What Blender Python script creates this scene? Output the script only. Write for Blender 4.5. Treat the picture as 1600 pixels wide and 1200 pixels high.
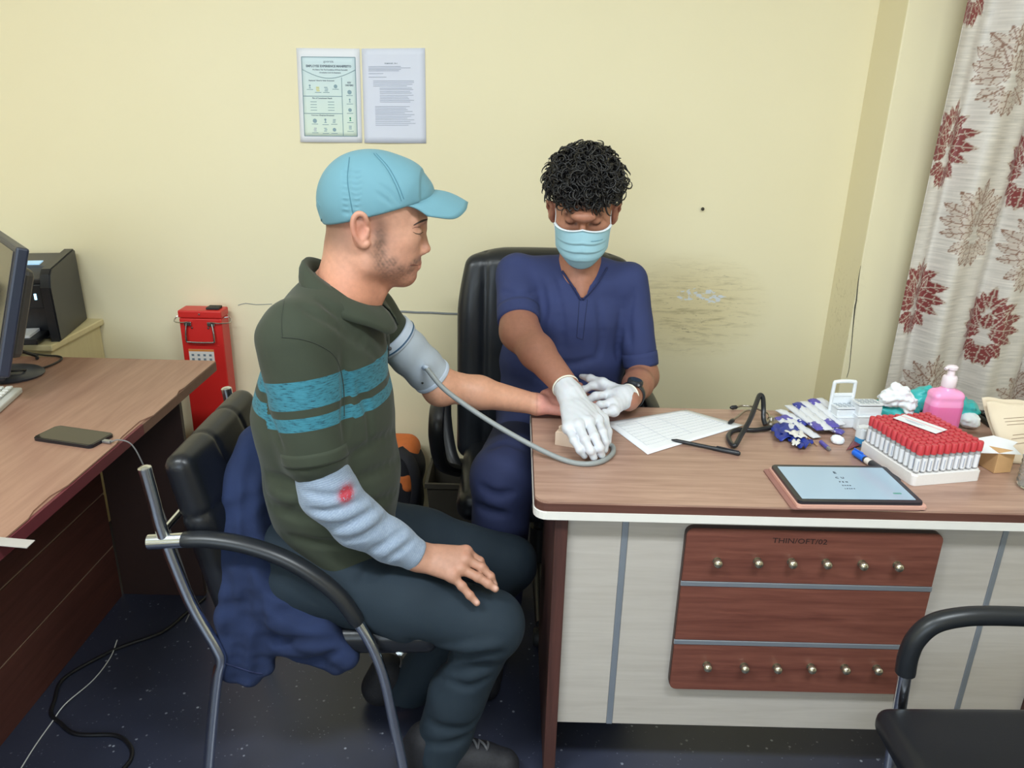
import bpy, bmesh, math, random
import numpy as np
from mathutils import Vector, Matrix
random.seed(7); RNG = np.random.default_rng(7)
for _o in list(bpy.data.objects): bpy.data.objects.remove(_o)
SC = bpy.context.scene; COL = SC.collection
# ------------------------------------------------------------------ camera
CAMZ, FPX, PITCH, ROLL = 1.53, 1200.0, math.radians(20), math.radians(1.4)
cam_d = bpy.data.cameras.new('camera'); cam = bpy.data.objects.new('camera', cam_d); COL.objects.link(cam)
cam_d.sensor_width = 36; cam_d.lens = 36*FPX/1600; cam_d.clip_start = .02
cam.matrix_world = Matrix.Translation((0, 0, CAMZ)) @ Matrix.Rotation(math.pi/2-PITCH, 4, 'X') @ Matrix.Rotation(ROLL, 4, 'Z')
SC.camera = cam
SC.view_settings.view_transform = 'Standard'; SC.view_settings.look = 'None'
SC.view_settings.exposure = 0.13; SC.view_settings.gamma = 1.0; SC.view_settings.use_curve_mapping = False
# ------------------------------------------------------------------ world: plain overcast daylight
W = bpy.data.worlds.new('world'); SC.world = W; W.use_nodes = True
_bg = W.node_tree.nodes['Background']; _bg.inputs[0].default_value = (.72, .86, 1.0, 1); _bg.inputs[1].default_value = .9
# ------------------------------------------------------------------ large lights
def area(name, loc, rot, sx, sy, power, col):
    l = bpy.data.lights.new(name, 'AREA'); l.shape = 'RECTANGLE'; l.size = sx; l.size_y = sy; l.energy = power; l.color = col
    o = bpy.data.objects.new(name, l); o.location = loc; o.rotation_euler = rot; COL.objects.link(o); return o
LAMPS = [(-1.25, .25), (.75, .25)]
for _x, _y in LAMPS: area('ceiling_lamp_light', (_x, _y, 2.765), (0, 0, 0), 1.15, .3, 38, (.88, .96, 1.0))
area('window_daylight', (-.9, -1.95, 1.55), (math.radians(90), 0, 0), 2.4, 1.5, 36, (.74, .88, 1))

# ------------------------------------------------------------------ pixel helpers (1600x1200 frame)
def ray(px, py):
    u = (px-800)/FPX; v = -(py-600)/FPX; c, s = math.cos(ROLL), math.sin(ROLL)
    x = c*u-s*v; y = s*u+c*v
    return np.array([x, math.cos(PITCH)+y*math.sin(PITCH), -math.sin(PITCH)+y*math.cos(PITCH)])
CAM = np.array([0, 0, CAMZ])
def PY(px, py, Y): d = ray(px, py); return CAM+d*(Y/d[1])
def PZ(px, py, Z): d = ray(px, py); return CAM+d*((Z-CAMZ)/d[2])
def PX(px, py, X): d = ray(px, py); return CAM+d*(X/d[0])
def L(c):   # sRGB 0-255 -> linear
    return tuple(((v/255)/12.92 if v/255 <= .04045 else ((v/255+.055)/1.055)**2.4) for v in c)

# ------------------------------------------------------------------ materials
MATS = {}
class NT:
    def __init__(s, m): s.t = m.node_tree; s.n = s.t.nodes; s.b = s.n['Principled BSDF']
    def node(s, typ, **kw):
        n = s.n.new(typ)
        for k, v in kw.items():
            if k.startswith('i_'):
                key = k[2:]; key = int(key) if key.isdigit() else key.replace('_', ' ')
                n.inputs[key].default_value = v
            else: setattr(n, k, v)
        return n
    def link(s, a, b): s.t.links.new(a, b)
    def coords(s, kind='Object', scale=(1, 1, 1), rot=(0, 0, 0), loc=(0, 0, 0)):
        tc = s.node('ShaderNodeTexCoord'); mp = s.node('ShaderNodeMapping')
        mp.inputs['Scale'].default_value = scale; mp.inputs['Rotation'].default_value = rot; mp.inputs['Location'].default_value = loc
        s.link(tc.outputs[kind], mp.inputs[0]); return mp.outputs[0]
    def noise(s, vec, scale, detail=4, rough=.55, dist=0):
        n = s.node('ShaderNodeTexNoise'); n.inputs['Scale'].default_value = scale; n.inputs['Detail'].default_value = detail
        n.inputs['Roughness'].default_value = rough; n.inputs['Distortion'].default_value = dist
        if vec is not None: s.link(vec, n.inputs['Vector'])
        return n.outputs[0]
    def ramp(s, fac, stops, interp='LINEAR'):
        r = s.node('ShaderNodeValToRGB'); r.color_ramp.interpolation = interp
        e = r.color_ramp.elements
        while len(e) < len(stops): e.new(.5)
        for i, (p, c) in enumerate(stops):
            e[i].position = p; e[i].color = (c[0], c[1], c[2], 1) if not isinstance(c, (int, float)) else (c, c, c, 1)
        s.link(fac, r.inputs[0]); return r.outputs[0]
    def mix(s, fac, a, b, blend='MIX'):
        m = s.node('ShaderNodeMix', data_type='RGBA', blend_type=blend)
        for i, v in ((0, fac), (6, a), (7, b)):
            if hasattr(v, 'default_value') or hasattr(v, 'is_linked'): s.link(v, m.inputs[i])
            else: m.inputs[i].default_value = v if i == 0 else (v[0], v[1], v[2], 1)
        return m.outputs[2]
    def math(s, op, a, b=None, clamp=False):
        m = s.node('ShaderNodeMath', operation=op, use_clamp=clamp)
        for i, v in ((0, a), (1, b)):
            if v is None: continue
            if hasattr(v, 'is_linked'): s.link(v, m.inputs[i])
            else: m.inputs[i].default_value = v
        return m.outputs[0]
    def bump(s, h, strength=.3, dist=.002):
        b = s.node('ShaderNodeBump'); b.inputs['Strength'].default_value = strength; b.inputs['Distance'].default_value = dist
        s.link(h, b.inputs['Height']); s.link(b.outputs[0], s.b.inputs['Normal'])
    def color(s, c): s.link(c, s.b.inputs['Base Color'])
    def attr(s, name):
        a = s.node('ShaderNodeAttribute'); a.attribute_name = name; return a
    def sep(s, v):
        q = s.node('ShaderNodeSeparateXYZ'); s.link(v, q.inputs[0]); return q.outputs
def mat(name, col=(.5, .5, .5), rough=.5, metal=0.0, spec=.5, **kw):
    if name in MATS: return MATS[name]
    m = bpy.data.materials.new(name); m.use_nodes = True; b = m.node_tree.nodes['Principled BSDF']
    b.inputs['Base Color'].default_value = (*col[:3], 1); b.inputs['Roughness'].default_value = rough
    b.inputs['Metallic'].default_value = metal; b.inputs['Specular IOR Level'].default_value = spec
    for k, v in kw.items(): b.inputs[k.replace('_', ' ')].default_value = v
    MATS[name] = m; return m
def matc(name, srgb, rough=.5, metal=0.0, spec=.5, grain=0.0, gscale=60, bump=0.0, **kw):
    """plain coloured material with a slight procedural mottling"""
    if name in MATS: return MATS[name]
    c = L(srgb); m = mat(name, c, rough, metal, spec, **kw)
    if grain or bump:
        t = NT(m); v = t.coords('Object'); n = t.noise(v, gscale, 3)
        if grain: t.color(t.mix(n, tuple(x*(1-grain) for x in c), tuple(min(1, x*(1+grain)) for x in c)))
        if bump: t.bump(n, bump, .001)
    return m
def wood(name, dark, light, axis='x', scale=1.0, rough=.42, contrast=1.0):
    if name in MATS: return MATS[name]
    m = mat(name, L(light), rough); t = NT(m)
    st = {'x': (1.1, 16, 16), 'y': (16, 1.1, 16), 'z': (16, 16, 1.1)}[axis]
    v = t.coords('Object', tuple(q*scale for q in st))
    n1 = t.noise(v, 1.6, 5, .6, 1.2); n2 = t.noise(v, 7, 4, .6, .4)
    f = t.math('ADD', t.math('MULTIPLY', n1, .65), t.math('MULTIPLY', n2, .35))
    lo = .5-.17/contrast; hi = .5+.17/contrast
    t.color(t.ramp(f, [(lo, L(dark)), (hi, L(light))]))
    t.bump(n2, .06, .001); return m

# ------------------------------------------------------------------ object helpers
def setp(o, label=None, cat=None, group=None, kind=None):
    if label: o['label'] = label
    if cat: o['category'] = cat
    if group: o['group'] = group
    if kind: o['kind'] = kind
    return o
def empty(name, loc, label=None, cat=None, group=None, rz=0):
    o = bpy.data.objects.new(name, None); o.empty_display_size = .05; o.location = tuple(float(q) for q in loc); o.rotation_euler = (0, 0, rz)
    COL.objects.link(o); return setp(o, label, cat, group)
def gloc(o):
    l = Vector((0, 0, 0))
    while o is not None: l = l+o.location; o = o.parent
    return l
def link_mesh(name, me, m, parent=None, smooth=True, local=False):
    """verts are in world coordinates unless local; origin goes to the middle of the base"""
    n = len(me.vertices); co = np.empty(n*3, np.float32); me.vertices.foreach_get('co', co); co = co.reshape(-1, 3)
    if not local:
        lo = co.min(0); hi = co.max(0); c = np.array([(lo[0]+hi[0])/2, (lo[1]+hi[1])/2, lo[2]])
        me.vertices.foreach_set('co', (co-c).astype(np.float32).ravel())
    else: c = np.zeros(3)
    o = bpy.data.objects.new(name, me); COL.objects.link(o)
    if parent is not None:
        o.parent = parent; c = c-np.array(gloc(parent)) if not local else c
    o.location = tuple(float(q) for q in c)
    if smooth is True: me.polygons.foreach_set('use_smooth', np.ones(len(me.polygons), bool))
    if m is not None: me.materials.append(MATS[m] if isinstance(m, str) else m)
    me.update(); return o
def from_bm(name, bm, m, parent=None, smooth=False, local=False, angle=40):
    bmesh.ops.recalc_face_normals(bm, faces=bm.faces[:])
    me = bpy.data.meshes.new(name); bm.to_mesh(me); bm.free()
    o = link_mesh(name, me, m, parent, smooth, local)
    if smooth: sharp(me, angle)
    return o
def sharp(me, angle):
    try: me.set_sharp_from_angle(angle=math.radians(angle))
    except Exception: pass
def rotm(rx=0, ry=0, rz=0): return Matrix.Rotation(rz, 4, 'Z') @ Matrix.Rotation(ry, 4, 'Y') @ Matrix.Rotation(rx, 4, 'X')
def bx(bm, size, loc=(0, 0, 0), R=None, bev=0.0, seg=2):
    M = Matrix.Translation(tuple(float(q) for q in loc)) @ (R if R is not None else Matrix.Identity(4)) @ Matrix.Diagonal((*[float(q) for q in size], 1))
    b2 = bmesh.new(); bmesh.ops.create_cube(b2, size=1, matrix=M)
    if bev > 0: bmesh.ops.bevel(b2, geom=b2.edges[:], offset=bev, segments=seg, affect='EDGES', profile=.5)
    merge(bm, b2)
def merge(bm, b2):
    vs = [bm.verts.new(v.co) for v in b2.verts]; b2.verts.index_update()
    for f in b2.faces:
        try: bm.faces.new([vs[v.index] for v in f.verts])
        except ValueError: pass
    b2.free()
def box(name, lo, hi, m, parent=None, bev=.003, smooth=False):
    bm = bmesh.new(); lo = np.array(lo, float); hi = np.array(hi, float)
    bx(bm, hi-lo, (lo+hi)/2, None, bev); return from_bm(name, bm, m, parent, smooth)
def obox(name, size, loc, R, m, parent=None, bev=.003, seg=2):
    bm = bmesh.new(); bx(bm, size, loc, R, bev, seg); return from_bm(name, bm, m, parent)
def catmull(pts, n=8, closed=False):
    P = np.array(pts, float)
    if len(P) < 3: return P
    if closed: P = np.vstack([P[-1], P, P[0], P[1]])
    else: P = np.vstack([2*P[0]-P[1], P, 2*P[-1]-P[-2]])
    out = []
    for i in range(1, len(P)-2):
        p0, p1, p2, p3 = P[i-1:i+3]
        for t in np.linspace(0, 1, n, endpoint=False):
            out.append(.5*((2*p1)+(-p0+p2)*t+(2*p0-5*p1+4*p2-p3)*t*t+(-p0+3*p1-3*p2+p3)*t**3))
    if not closed: out.append(P[-2])
    return np.array(out)
def sweep(bm, pts, r, n=10, caps=True, up=None, flat=1.0, closed=False):
    """tube along pts; r scalar or per-point; flat = ratio of second axis"""
    P = np.array(pts, float); N = len(P); r = np.broadcast_to(np.array(r, float), (N,))
    if closed: T = np.roll(P, -1, 0)-np.roll(P, 1, 0)
    else: T = np.gradient(P, axis=0)
    T /= np.linalg.norm(T, axis=1)[:, None]+1e-12
    a = np.array(up, float) if up is not None else (np.array([0, 0, 1.]) if abs(T[0][2]) < .9 else np.array([1., 0, 0]))
    rings = []; u = a-T[0]*np.dot(a, T[0]); u /= np.linalg.norm(u)
    for i in range(N):
        if up is not None: u = np.array(up, float)
        u = u-T[i]*np.dot(u, T[i]); u /= np.linalg.norm(u)+1e-12; w = np.cross(T[i], u)
        rings.append([bm.verts.new(tuple(P[i]+r[i]*(math.cos(q)*u+flat*math.sin(q)*w))) for q in np.linspace(0, 2*math.pi, n, endpoint=False)])
    for i in range(N if closed else N-1):
        A, B = rings[i], rings[(i+1) % N]
        for j in range(n): bm.faces.new((A[j], A[(j+1) % n], B[(j+1) % n], B[j]))
    if caps and not closed:
        bm.faces.new(rings[0][::-1]); bm.faces.new(rings[-1])
def tube(name, pts, r, m, parent=None, n=10, sm=8, closed=False, flat=1.0, up=None):
    bm = bmesh.new(); p = catmull(pts, sm, closed) if sm else np.array(pts, float)
    if np.ndim(r) and len(r) != len(p): r = np.interp(np.linspace(0, 1, len(p)), np.linspace(0, 1, len(r)), r)
    sweep(bm, p, r, n, closed=closed, flat=flat, up=up); return from_bm(name, bm, m, parent, True, angle=50)
def lathe(bm, prof, n=20, loc=(0, 0, 0), R=None, sx=1, sy=1):
    M = Matrix.Translation(tuple(float(q) for q in loc)) @ (R if R is not None else Matrix.Identity(4)); rings = []
    for rr, z in prof:
        rings.append([bm.verts.new(M @ Vector((rr*math.cos(q)*sx, rr*math.sin(q)*sy, z))) for q in np.linspace(0, 2*math.pi, n, endpoint=False)] if rr > 1e-6 else [bm.verts.new(M @ Vector((0, 0, z)))])
    for A, B in zip(rings[:-1], rings[1:]):
        for j in range(n):
            a0, a1 = A[j % len(A)], A[(j+1) % len(A)]; b0, b1 = B[j % len(B)], B[(j+1) % len(B)]
            vs = []
            for q in (a0, a1, b1, b0):
                if q not in vs: vs.append(q)
            if len(vs) >= 3:
                try: bm.faces.new(vs)
                except ValueError: pass
    if len(rings[0]) > 1: bm.faces.new(rings[0][::-1])
    if len(rings[-1]) > 1: bm.faces.new(rings[-1])
def rrect(w, h, r, n=5):
    out = []
    for cx, cy, a0 in ((w/2-r, h/2-r, 0), (-w/2+r, h/2-r, 90), (-w/2+r, -h/2+r, 180), (w/2-r, -h/2+r, 270)):
        for k in range(n+1):
            a = math.radians(a0+90*k/n); out.append((cx+r*math.cos(a), cy+r*math.sin(a)))
    return out
def prism(bm, outline, t, M=None, bev=0):
    """outline in local xy, thickness t along +z, placed by matrix M"""
    M = M if M is not None else Matrix.Identity(4); b2 = bmesh.new()
    a = [b2.verts.new((p[0], p[1], 0)) for p in outline]; b = [b2.verts.new((p[0], p[1], t)) for p in outline]
    n = len(a); fb = b2.faces.new(a[::-1]); ft = b2.faces.new(b)
    for i in range(n): b2.faces.new((a[i], a[(i+1) % n], b[(i+1) % n], b[i]))
    if bev: bmesh.ops.bevel(b2, geom=list(ft.edges), offset=bev, segments=2, affect='EDGES')
    b2.transform(M); merge(bm, b2)
def board(name, outline, t, M, m, parent=None, bev=0, smooth=False):
    bm = bmesh.new(); prism(bm, outline, t, M, bev); return from_bm(name, bm, m, parent, smooth)
def frame(o, xdir, ydir):
    """matrix with local x,y along the given world dirs at o"""
    x = Vector(tuple(float(q) for q in xdir)).normalized(); y = Vector(tuple(float(q) for q in ydir)); z = x.cross(y).normalized(); y = z.cross(x)
    M = Matrix.Identity(4)
    for i in range(3): M[i][0], M[i][1], M[i][2], M[i][3] = x[i], y[i], z[i], float(o[i])
    return M
def text(name, s, size, M, m, parent, ext=.0002, align='CENTER', bold=0.0, xs=1.0):
    c = bpy.data.curves.new(name, 'FONT'); c.body = s; c.size = size; c.extrude = ext; c.align_x = align; c.align_y = 'CENTER'; c.offset = bold; c.resolution_u = 2
    o = bpy.data.objects.new('tmp', c); COL.objects.link(o)
    dg = bpy.context.evaluated_depsgraph_get(); me = bpy.data.meshes.new_from_object(o.evaluated_get(dg)); bpy.data.objects.remove(o)
    me.transform(M @ Matrix.Diagonal((xs, 1, 1, 1))); me.materials.clear()
    return link_mesh(name, me, m, parent, False)
def copy_tree(o, parent=None):
    c = o.copy(); COL.objects.link(c)
    if parent is not None: c.parent = parent
    for ch in list(o.children): copy_tree(ch, c)
    return c
def mesh_np(name, V, Fq, m, parent=None, smooth=True, cols=None, attrs=None):
    me = bpy.data.meshes.new(name); V = np.asarray(V, np.float32); Fq = np.asarray(Fq, np.int32); k = Fq.shape[1]
    me.vertices.add(len(V)); me.vertices.foreach_set('co', V.ravel())
    me.loops.add(Fq.size); me.loops.foreach_set('vertex_index', Fq.ravel())
    me.polygons.add(len(Fq)); me.polygons.foreach_set('loop_start', np.arange(0, Fq.size, k, dtype=np.int32))
    me.polygons.foreach_set('loop_total', np.full(len(Fq), k, np.int32))
    me.update(calc_edges=True)
    if cols is not None:
        a = me.color_attributes.new('Col', 'FLOAT_COLOR', 'POINT'); c4 = np.ones((len(V), 4), np.float32); c4[:, :3] = cols; a.data.foreach_set('color', c4.ravel())
    for an, av in (attrs or {}).items():
        a = me.attributes.new(an, 'FLOAT', 'POINT'); a.data.foreach_set('value', np.asarray(av, np.float32).ravel())
    return link_mesh(name, me, m, parent, smooth)
def grid_mesh(name, G, m, parent=None, closed_u=False, thick=0, smooth=True, attrs=None):
    """G: (nu,nv,3) array of points"""
    nu, nv = G.shape[:2]; idx = np.arange(nu*nv).reshape(nu, nv)
    if closed_u: idx = np.vstack([idx, idx[:1]])
    Fq = np.stack([idx[:-1, :-1], idx[1:, :-1], idx[1:, 1:], idx[:-1, 1:]], -1).reshape(-1, 4)
    o = mesh_np(name, G.reshape(-1, 3), Fq, m, parent, smooth, attrs=attrs)
    if thick:
        md = o.modifiers.new('thickness', 'SOLIDIFY'); md.thickness = thick; md.offset = 0
    return o

# ------------------------------------------------------------------ signed-distance modelling (for bodies, cloth and soft things)
def A(*p): return np.array(p, float)
class SDF:
    def __init__(s, lo, hi, h):
        s.h = h; s.lo = np.array(lo, float); n = np.ceil((np.array(hi)-s.lo)/h).astype(int)+1
        s.ax = [s.lo[i]+h*np.arange(n[i]) for i in range(3)]; s.d = np.full(n, .3, np.float32)
    def win(s, lo, hi):
        sl = []; cs = []
        for i in range(3):
            a = max(0, int((lo[i]-s.lo[i])/s.h)); b = min(len(s.ax[i]), int((hi[i]-s.lo[i])/s.h)+2)
            if b <= a: return None, None
            sl.append(slice(a, b)); cs.append(s.ax[i][a:b].astype(np.float32))
        return tuple(sl), (cs[0][:, None, None], cs[1][None, :, None], cs[2][None, None, :])
    def op(s, f, lo, hi, k, mode='add'):
        pad = k+4*s.h; sl, c = s.win(np.array(lo)-pad, np.array(hi)+pad)
        if sl is None: return s
        b = f(*c).astype(np.float32); a = s.d[sl]
        if mode == 'sub': a2, b2 = -a, b
        elif mode == 'add': a2, b2 = a, b
        if k > 0:
            h = np.maximum(k-np.abs(a2-b2), 0)/k; r = np.minimum(a2, b2)-h*h*k*.25
        else: r = np.minimum(a2, b2)
        s.d[sl] = -r if mode == 'sub' else r
        return s
    def rc(s, a, b, ra, rb=None, k=.01, mode='add', n=None, sc=1.0):
        """round cone; n, sc: widen the section along direction n by sc"""
        a = np.array(a, float); b = np.array(b, float); rb = ra if rb is None else rb; R = max(ra, rb)*max(1, sc)
        ba = b-a
        if n is not None:
            n = np.array(n, float)/np.linalg.norm(n); q = 1/sc-1
            ba = ba+n*np.dot(n, ba)*q
        L2 = np.dot(ba, ba)+1e-12
        def f(X, Y, Z):
            x, y, z = X-a[0], Y-a[1], Z-a[2]
            if n is not None:
                dn = (x*n[0]+y*n[1]+z*n[2])*q; x = x+dn*n[0]; y = y+dn*n[1]; z = z+dn*n[2]
            t = np.clip((x*ba[0]+y*ba[1]+z*ba[2])/L2, 0, 1)
            d = np.sqrt((x-t*ba[0])**2+(y-t*ba[1])**2+(z-t*ba[2])**2)
            return d-(ra+(rb-ra)*t)
        return s.op(f, np.minimum(a, b)-R, np.maximum(a, b)+R, k, mode)
    def chain(s, pts, rs, k=.01, mode='add', n=None, sc=1.0):
        for i in range(len(pts)-1): s.rc(pts[i], pts[i+1], rs[i], rs[i+1], k, mode, n, sc)
        return s
    def ell(s, c, r, k=.01, mode='add', R=None):
        """ellipsoid; R rows = local axes"""
        c = np.array(c, float); r = np.array(r, float); m = r.max()
        def f(X, Y, Z):
            x, y, z = X-c[0], Y-c[1], Z-c[2]
            if R is not None: x, y, z = (R[i][0]*x+R[i][1]*y+R[i][2]*z for i in range(3))
            k0 = np.sqrt((x/r[0])**2+(y/r[1])**2+(z/r[2])**2); k1 = np.sqrt((x/r[0]**2)**2+(y/r[1]**2)**2+(z/r[2]**2)**2)+1e-9
            return k0*(k0-1)/k1
        return s.op(f, c-m, c+m, k, mode)
    def rbox(s, c, hs, rr=.003, k=.005, mode='add', R=None):
        c = np.array(c, float); hs = np.array(hs, float); m = np.linalg.norm(hs)
        def f(X, Y, Z):
            x, y, z = X-c[0], Y-c[1], Z-c[2]
            if R is not None: x, y, z = (R[i][0]*x+R[i][1]*y+R[i][2]*z for i in range(3))
            qx, qy, qz = np.abs(x)-hs[0]+rr, np.abs(y)-hs[1]+rr, np.abs(z)-hs[2]+rr
            return np.sqrt(np.maximum(qx, 0)**2+np.maximum(qy, 0)**2+np.maximum(qz, 0)**2)+np.minimum(np.maximum(qx, np.maximum(qy, qz)), 0)-rr
        return s.op(f, c-m, c+m, k, mode)
    def cut(s, p, n, k=0.0):
        """remove everything on the side n points to"""
        p = np.array(p, float); n = np.array(n, float)/np.linalg.norm(n)
        X, Y, Z = s.ax[0][:, None, None], s.ax[1][None, :, None], s.ax[2][None, None, :]
        pl = ((X-p[0])*n[0]+(Y-p[1])*n[1]+(Z-p[2])*n[2]).astype(np.float32)
        if k > 0:
            h = np.maximum(k-np.abs(s.d-pl), 0)/k; s.d = np.maximum(s.d, pl)+h*h*k*.25
        else: s.d = np.maximum(s.d, pl)
        return s
    def warp(s, f):
        """add f(X,Y,Z) to the field"""
        X, Y, Z = s.ax[0][:, None, None].astype(np.float32), s.ax[1][None, :, None].astype(np.float32), s.ax[2][None, None, :].astype(np.float32)
        s.d = s.d+f(X, Y, Z).astype(np.float32); return s
    def shell(s, t):
        s.d = np.maximum(s.d, -(s.d+t)); return s
    def mesh(s):
        d = s.d; d[0] = d[-1] = .1; d[:, 0] = d[:, -1] = .1; d[:, :, 0] = d[:, :, -1] = .1
        ins = d < 0; n = d.shape
        cnt = np.zeros((n[0]-1, n[1]-1, n[2]-1), np.int8)
        for dx in (0, 1):
            for dy in (0, 1):
                for dz in (0, 1): cnt += ins[dx:n[0]-1+dx, dy:n[1]-1+dy, dz:n[2]-1+dz]
        act = np.argwhere((cnt > 0) & (cnt < 8)); idm = np.full(cnt.shape, -1, np.int32); idm[tuple(act.T)] = np.arange(len(act))
        cv = np.stack([d[act[:, 0]+dx, act[:, 1]+dy, act[:, 2]+dz] for dx in (0, 1) for dy in (0, 1) for dz in (0, 1)], 1)
        off = np.array([(dx, dy, dz) for dx in (0, 1) for dy in (0, 1) for dz in (0, 1)], float)
        acc = np.zeros((len(act), 3)); w = np.zeros(len(act))
        for i in range(8):
            for j in range(i+1, 8):
                if np.abs(off[i]-off[j]).sum() != 1: continue
                a, b = cv[:, i], cv[:, j]; cr = (a < 0) != (b < 0); den = np.where(cr, a-b, 1); t = np.where(cr, a/den, 0)
                acc += cr[:, None]*(off[i]+(off[j]-off[i])*t[:, None]); w += cr
        V = s.lo+(act+acc/w[:, None])*s.h
        Fs = []
        for axn in range(3):
            o1, o2 = [(1, 2), (2, 0), (0, 1)][axn]
            sl0 = [slice(1, -1)]*3; sl0[axn] = slice(0, -1); sl1 = list(sl0); sl1[axn] = slice(1, None)
            a = ins[tuple(sl0)]; b = ins[tuple(sl1)]
            e = np.argwhere(a != b); e1 = e.copy()
            for i in range(3):
                if i != axn: e1[:, i] += 1
            flip = a[tuple(e.T)]
            def cid(s1, s2):
                c = e1.copy(); c[:, o1] -= s1; c[:, o2] -= s2; return idm[tuple(c.T)]
            q = np.stack([cid(1, 1), cid(0, 1), cid(0, 0), cid(1, 0)], 1); q[~flip] = q[~flip][:, ::-1]; Fs.append(q)
        Fq = np.vstack(Fs); Fq = Fq[(Fq >= 0).all(1)]
        return V, Fq
def cat_meshes(ms):
    V = []; Fq = []; o = 0
    for v, f in ms: V.append(v); Fq.append(f+o); o += len(v)
    return np.vstack(V), np.vstack(Fq)
def snoise(P, scale, seed=0, n=10):
    """smooth pseudo noise on points, about -1..1"""
    r = np.random.default_rng(seed); out = np.zeros(len(P))
    for i in range(n):
        k = r.normal(size=3); k *= scale*(.6+.9*r.random())/np.linalg.norm(k); out += np.sin(P @ k+r.random()*6.28)
    return out/math.sqrt(n)/1.2
def sstep(e0, e1, x): t = np.clip((x-e0)/(e1-e0), 0, 1); return t*t*(3-2*t)
# ================================================================== THE ROOM
YW = 2.72; XC = 1.14; YP = 2.52; HZ = 2.9
def wall_mat():
    m = mat('painted_wall', L((236, 224, 176)), .62); t = NT(m)
    g = t.node('ShaderNodeNewGeometry'); P = g.outputs['Position']
    big = t.noise(P, 1.3, 3, .5)
    base = t.mix(big, L((238, 227, 190)), L((243, 233, 200)))
    x, y, z = t.sep(P)
    c = PY(1095, 470, YW)
    def ellm(cx, cz, rx, rz, lo=.35, hi=1.0):
        a = t.math('DIVIDE', t.math('SUBTRACT', x, cx), rx); b = t.math('DIVIDE', t.math('SUBTRACT', z, cz), rz)
        r = t.math('SQRT', t.math('ADD', t.math('MULTIPLY', a, a), t.math('MULTIPLY', b, b)))
        mr = t.node('ShaderNodeMapRange'); mr.inputs[1].default_value = lo; mr.inputs[2].default_value = hi; mr.inputs[3].default_value = 1; mr.inputs[4].default_value = 0
        t.link(r, mr.inputs[0]); return mr.outputs[0]
    def st(sc, off=(0, 0, 0), rot=(0, 0, 0)):
        mp = t.node('ShaderNodeMapping'); mp.inputs['Scale'].default_value = sc; mp.inputs['Location'].default_value = off; mp.inputs['Rotation'].default_value = rot; t.link(P, mp.inputs[0]); return mp.outputs[0]
    onback = t.math('GREATER_THAN', y, YW-.03)
    m1 = ellm(c[0]-.03, c[2]-.03, .30, .21)
    dirt = t.math('MULTIPLY', t.ramp(t.noise(st((4, 4, 26), rot=(0, .06, 0)), 2.2, 6, .65, .5), [(.50, 0), (.66, 1)]), m1)
    fine = t.math('MULTIPLY', t.ramp(t.noise(st((9, 9, 70), rot=(0, .08, 0)), 2.6, 5, .7, .8), [(.60, 0), (.68, 1)]), m1)
    base = t.mix(t.math('MULTIPLY', t.math('MULTIPLY', m1, .45), onback), base, L((226, 206, 150)))
    base = t.mix(t.math('MULTIPLY', t.math('MULTIPLY', dirt, .62), onback), base, L((176, 160, 118)))
    base = t.mix(t.math('MULTIPLY', t.math('MULTIPLY', fine, .75), onback), base, L((128, 110, 80)))
    pm = t.math('ADD', ellm(c[0]-.02, c[2]+.022, .13, .045, .2, 1), t.math('MULTIPLY', ellm(c[0]+.05, c[2]+.01, .06, .03, .2, 1), .9), True)
    pe = t.ramp(t.math('MULTIPLY', t.noise(st((36, 36, 70)), 1.0, 3, .5, .6), t.math('POWER', pm, .35)), [(.50, 0), (.53, 1)])
    base = t.mix(t.math('MULTIPLY', pe, onback), base, L((226, 230, 236)))
    # grime along the column joint
    cj = PY(1330, 480, YP)
    gm = ellm(cj[0]-.05, cj[2]-.02, .10, .24, .2, 1)
    gr = t.math('MULTIPLY', t.math('MULTIPLY', t.ramp(t.noise(st((30, 30, 24)), 2.5, 5, .7, .5), [(.54, 0), (.66, 1)]), gm), t.math('SUBTRACT', 1.0, onback))
    base = t.mix(t.math('MULTIPLY', gr, .55), base, L((150, 130, 70)))
    t.color(base); t.bump(t.noise(P, 55, 4), .12, .002); return m
WALL = wall_mat()
def floor_mat():
    m = mat('speckled_vinyl_floor', L((38, 42, 58)), .34); t = NT(m); v = t.coords('Object')
    n = t.noise(v, 3.0, 4); base = t.mix(n, L((40, 43, 58)), L((60, 64, 82)))
    vo = t.node('ShaderNodeTexVoronoi'); vo.inputs['Scale'].default_value = 42; t.link(v, vo.inputs['Vector'])
    keep = t.ramp(t.noise(v, 19, 2), [(.53, 0), (.60, 1)])
    sp = t.math('MULTIPLY', t.ramp(vo.outputs[0], [(.10, 1), (.18, 0)]), keep)
    vo2 = t.node('ShaderNodeTexVoronoi'); vo2.inputs['Scale'].default_value = 95; t.link(v, vo2.inputs['Vector'])
    sp2 = t.math('MULTIPLY', t.ramp(vo2.outputs[0], [(.12, 1), (.2, 0)]), t.ramp(t.noise(v, 33, 2), [(.55, 0), (.62, 1)]))
    base = t.mix(t.math('MULTIPLY', sp, .55), base, L((190, 196, 210))); base = t.mix(t.math('MULTIPLY', sp2, .4), base, L((150, 158, 176)))
    t.color(base); t.bump(t.noise(v, 30, 3), .05, .001); return m
floor_mat(); matc('ceiling_paint', (238, 238, 232), .8, grain=.02)
def struct(o): return setp(o, kind='structure')
struct(box('floor', (-2.7, -2.1, -.05), (2.5, YW+.1, 0), 'speckled_vinyl_floor', bev=0))
struct(box('ceiling', (-2.7, -2.1, HZ), (2.5, YW+.1, HZ+.05), 'ceiling_paint', bev=0))
wb = struct(box('wall_back', (-2.7, YW, 0), (XC+.05, YW+.1, HZ), WALL, bev=0))
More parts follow.
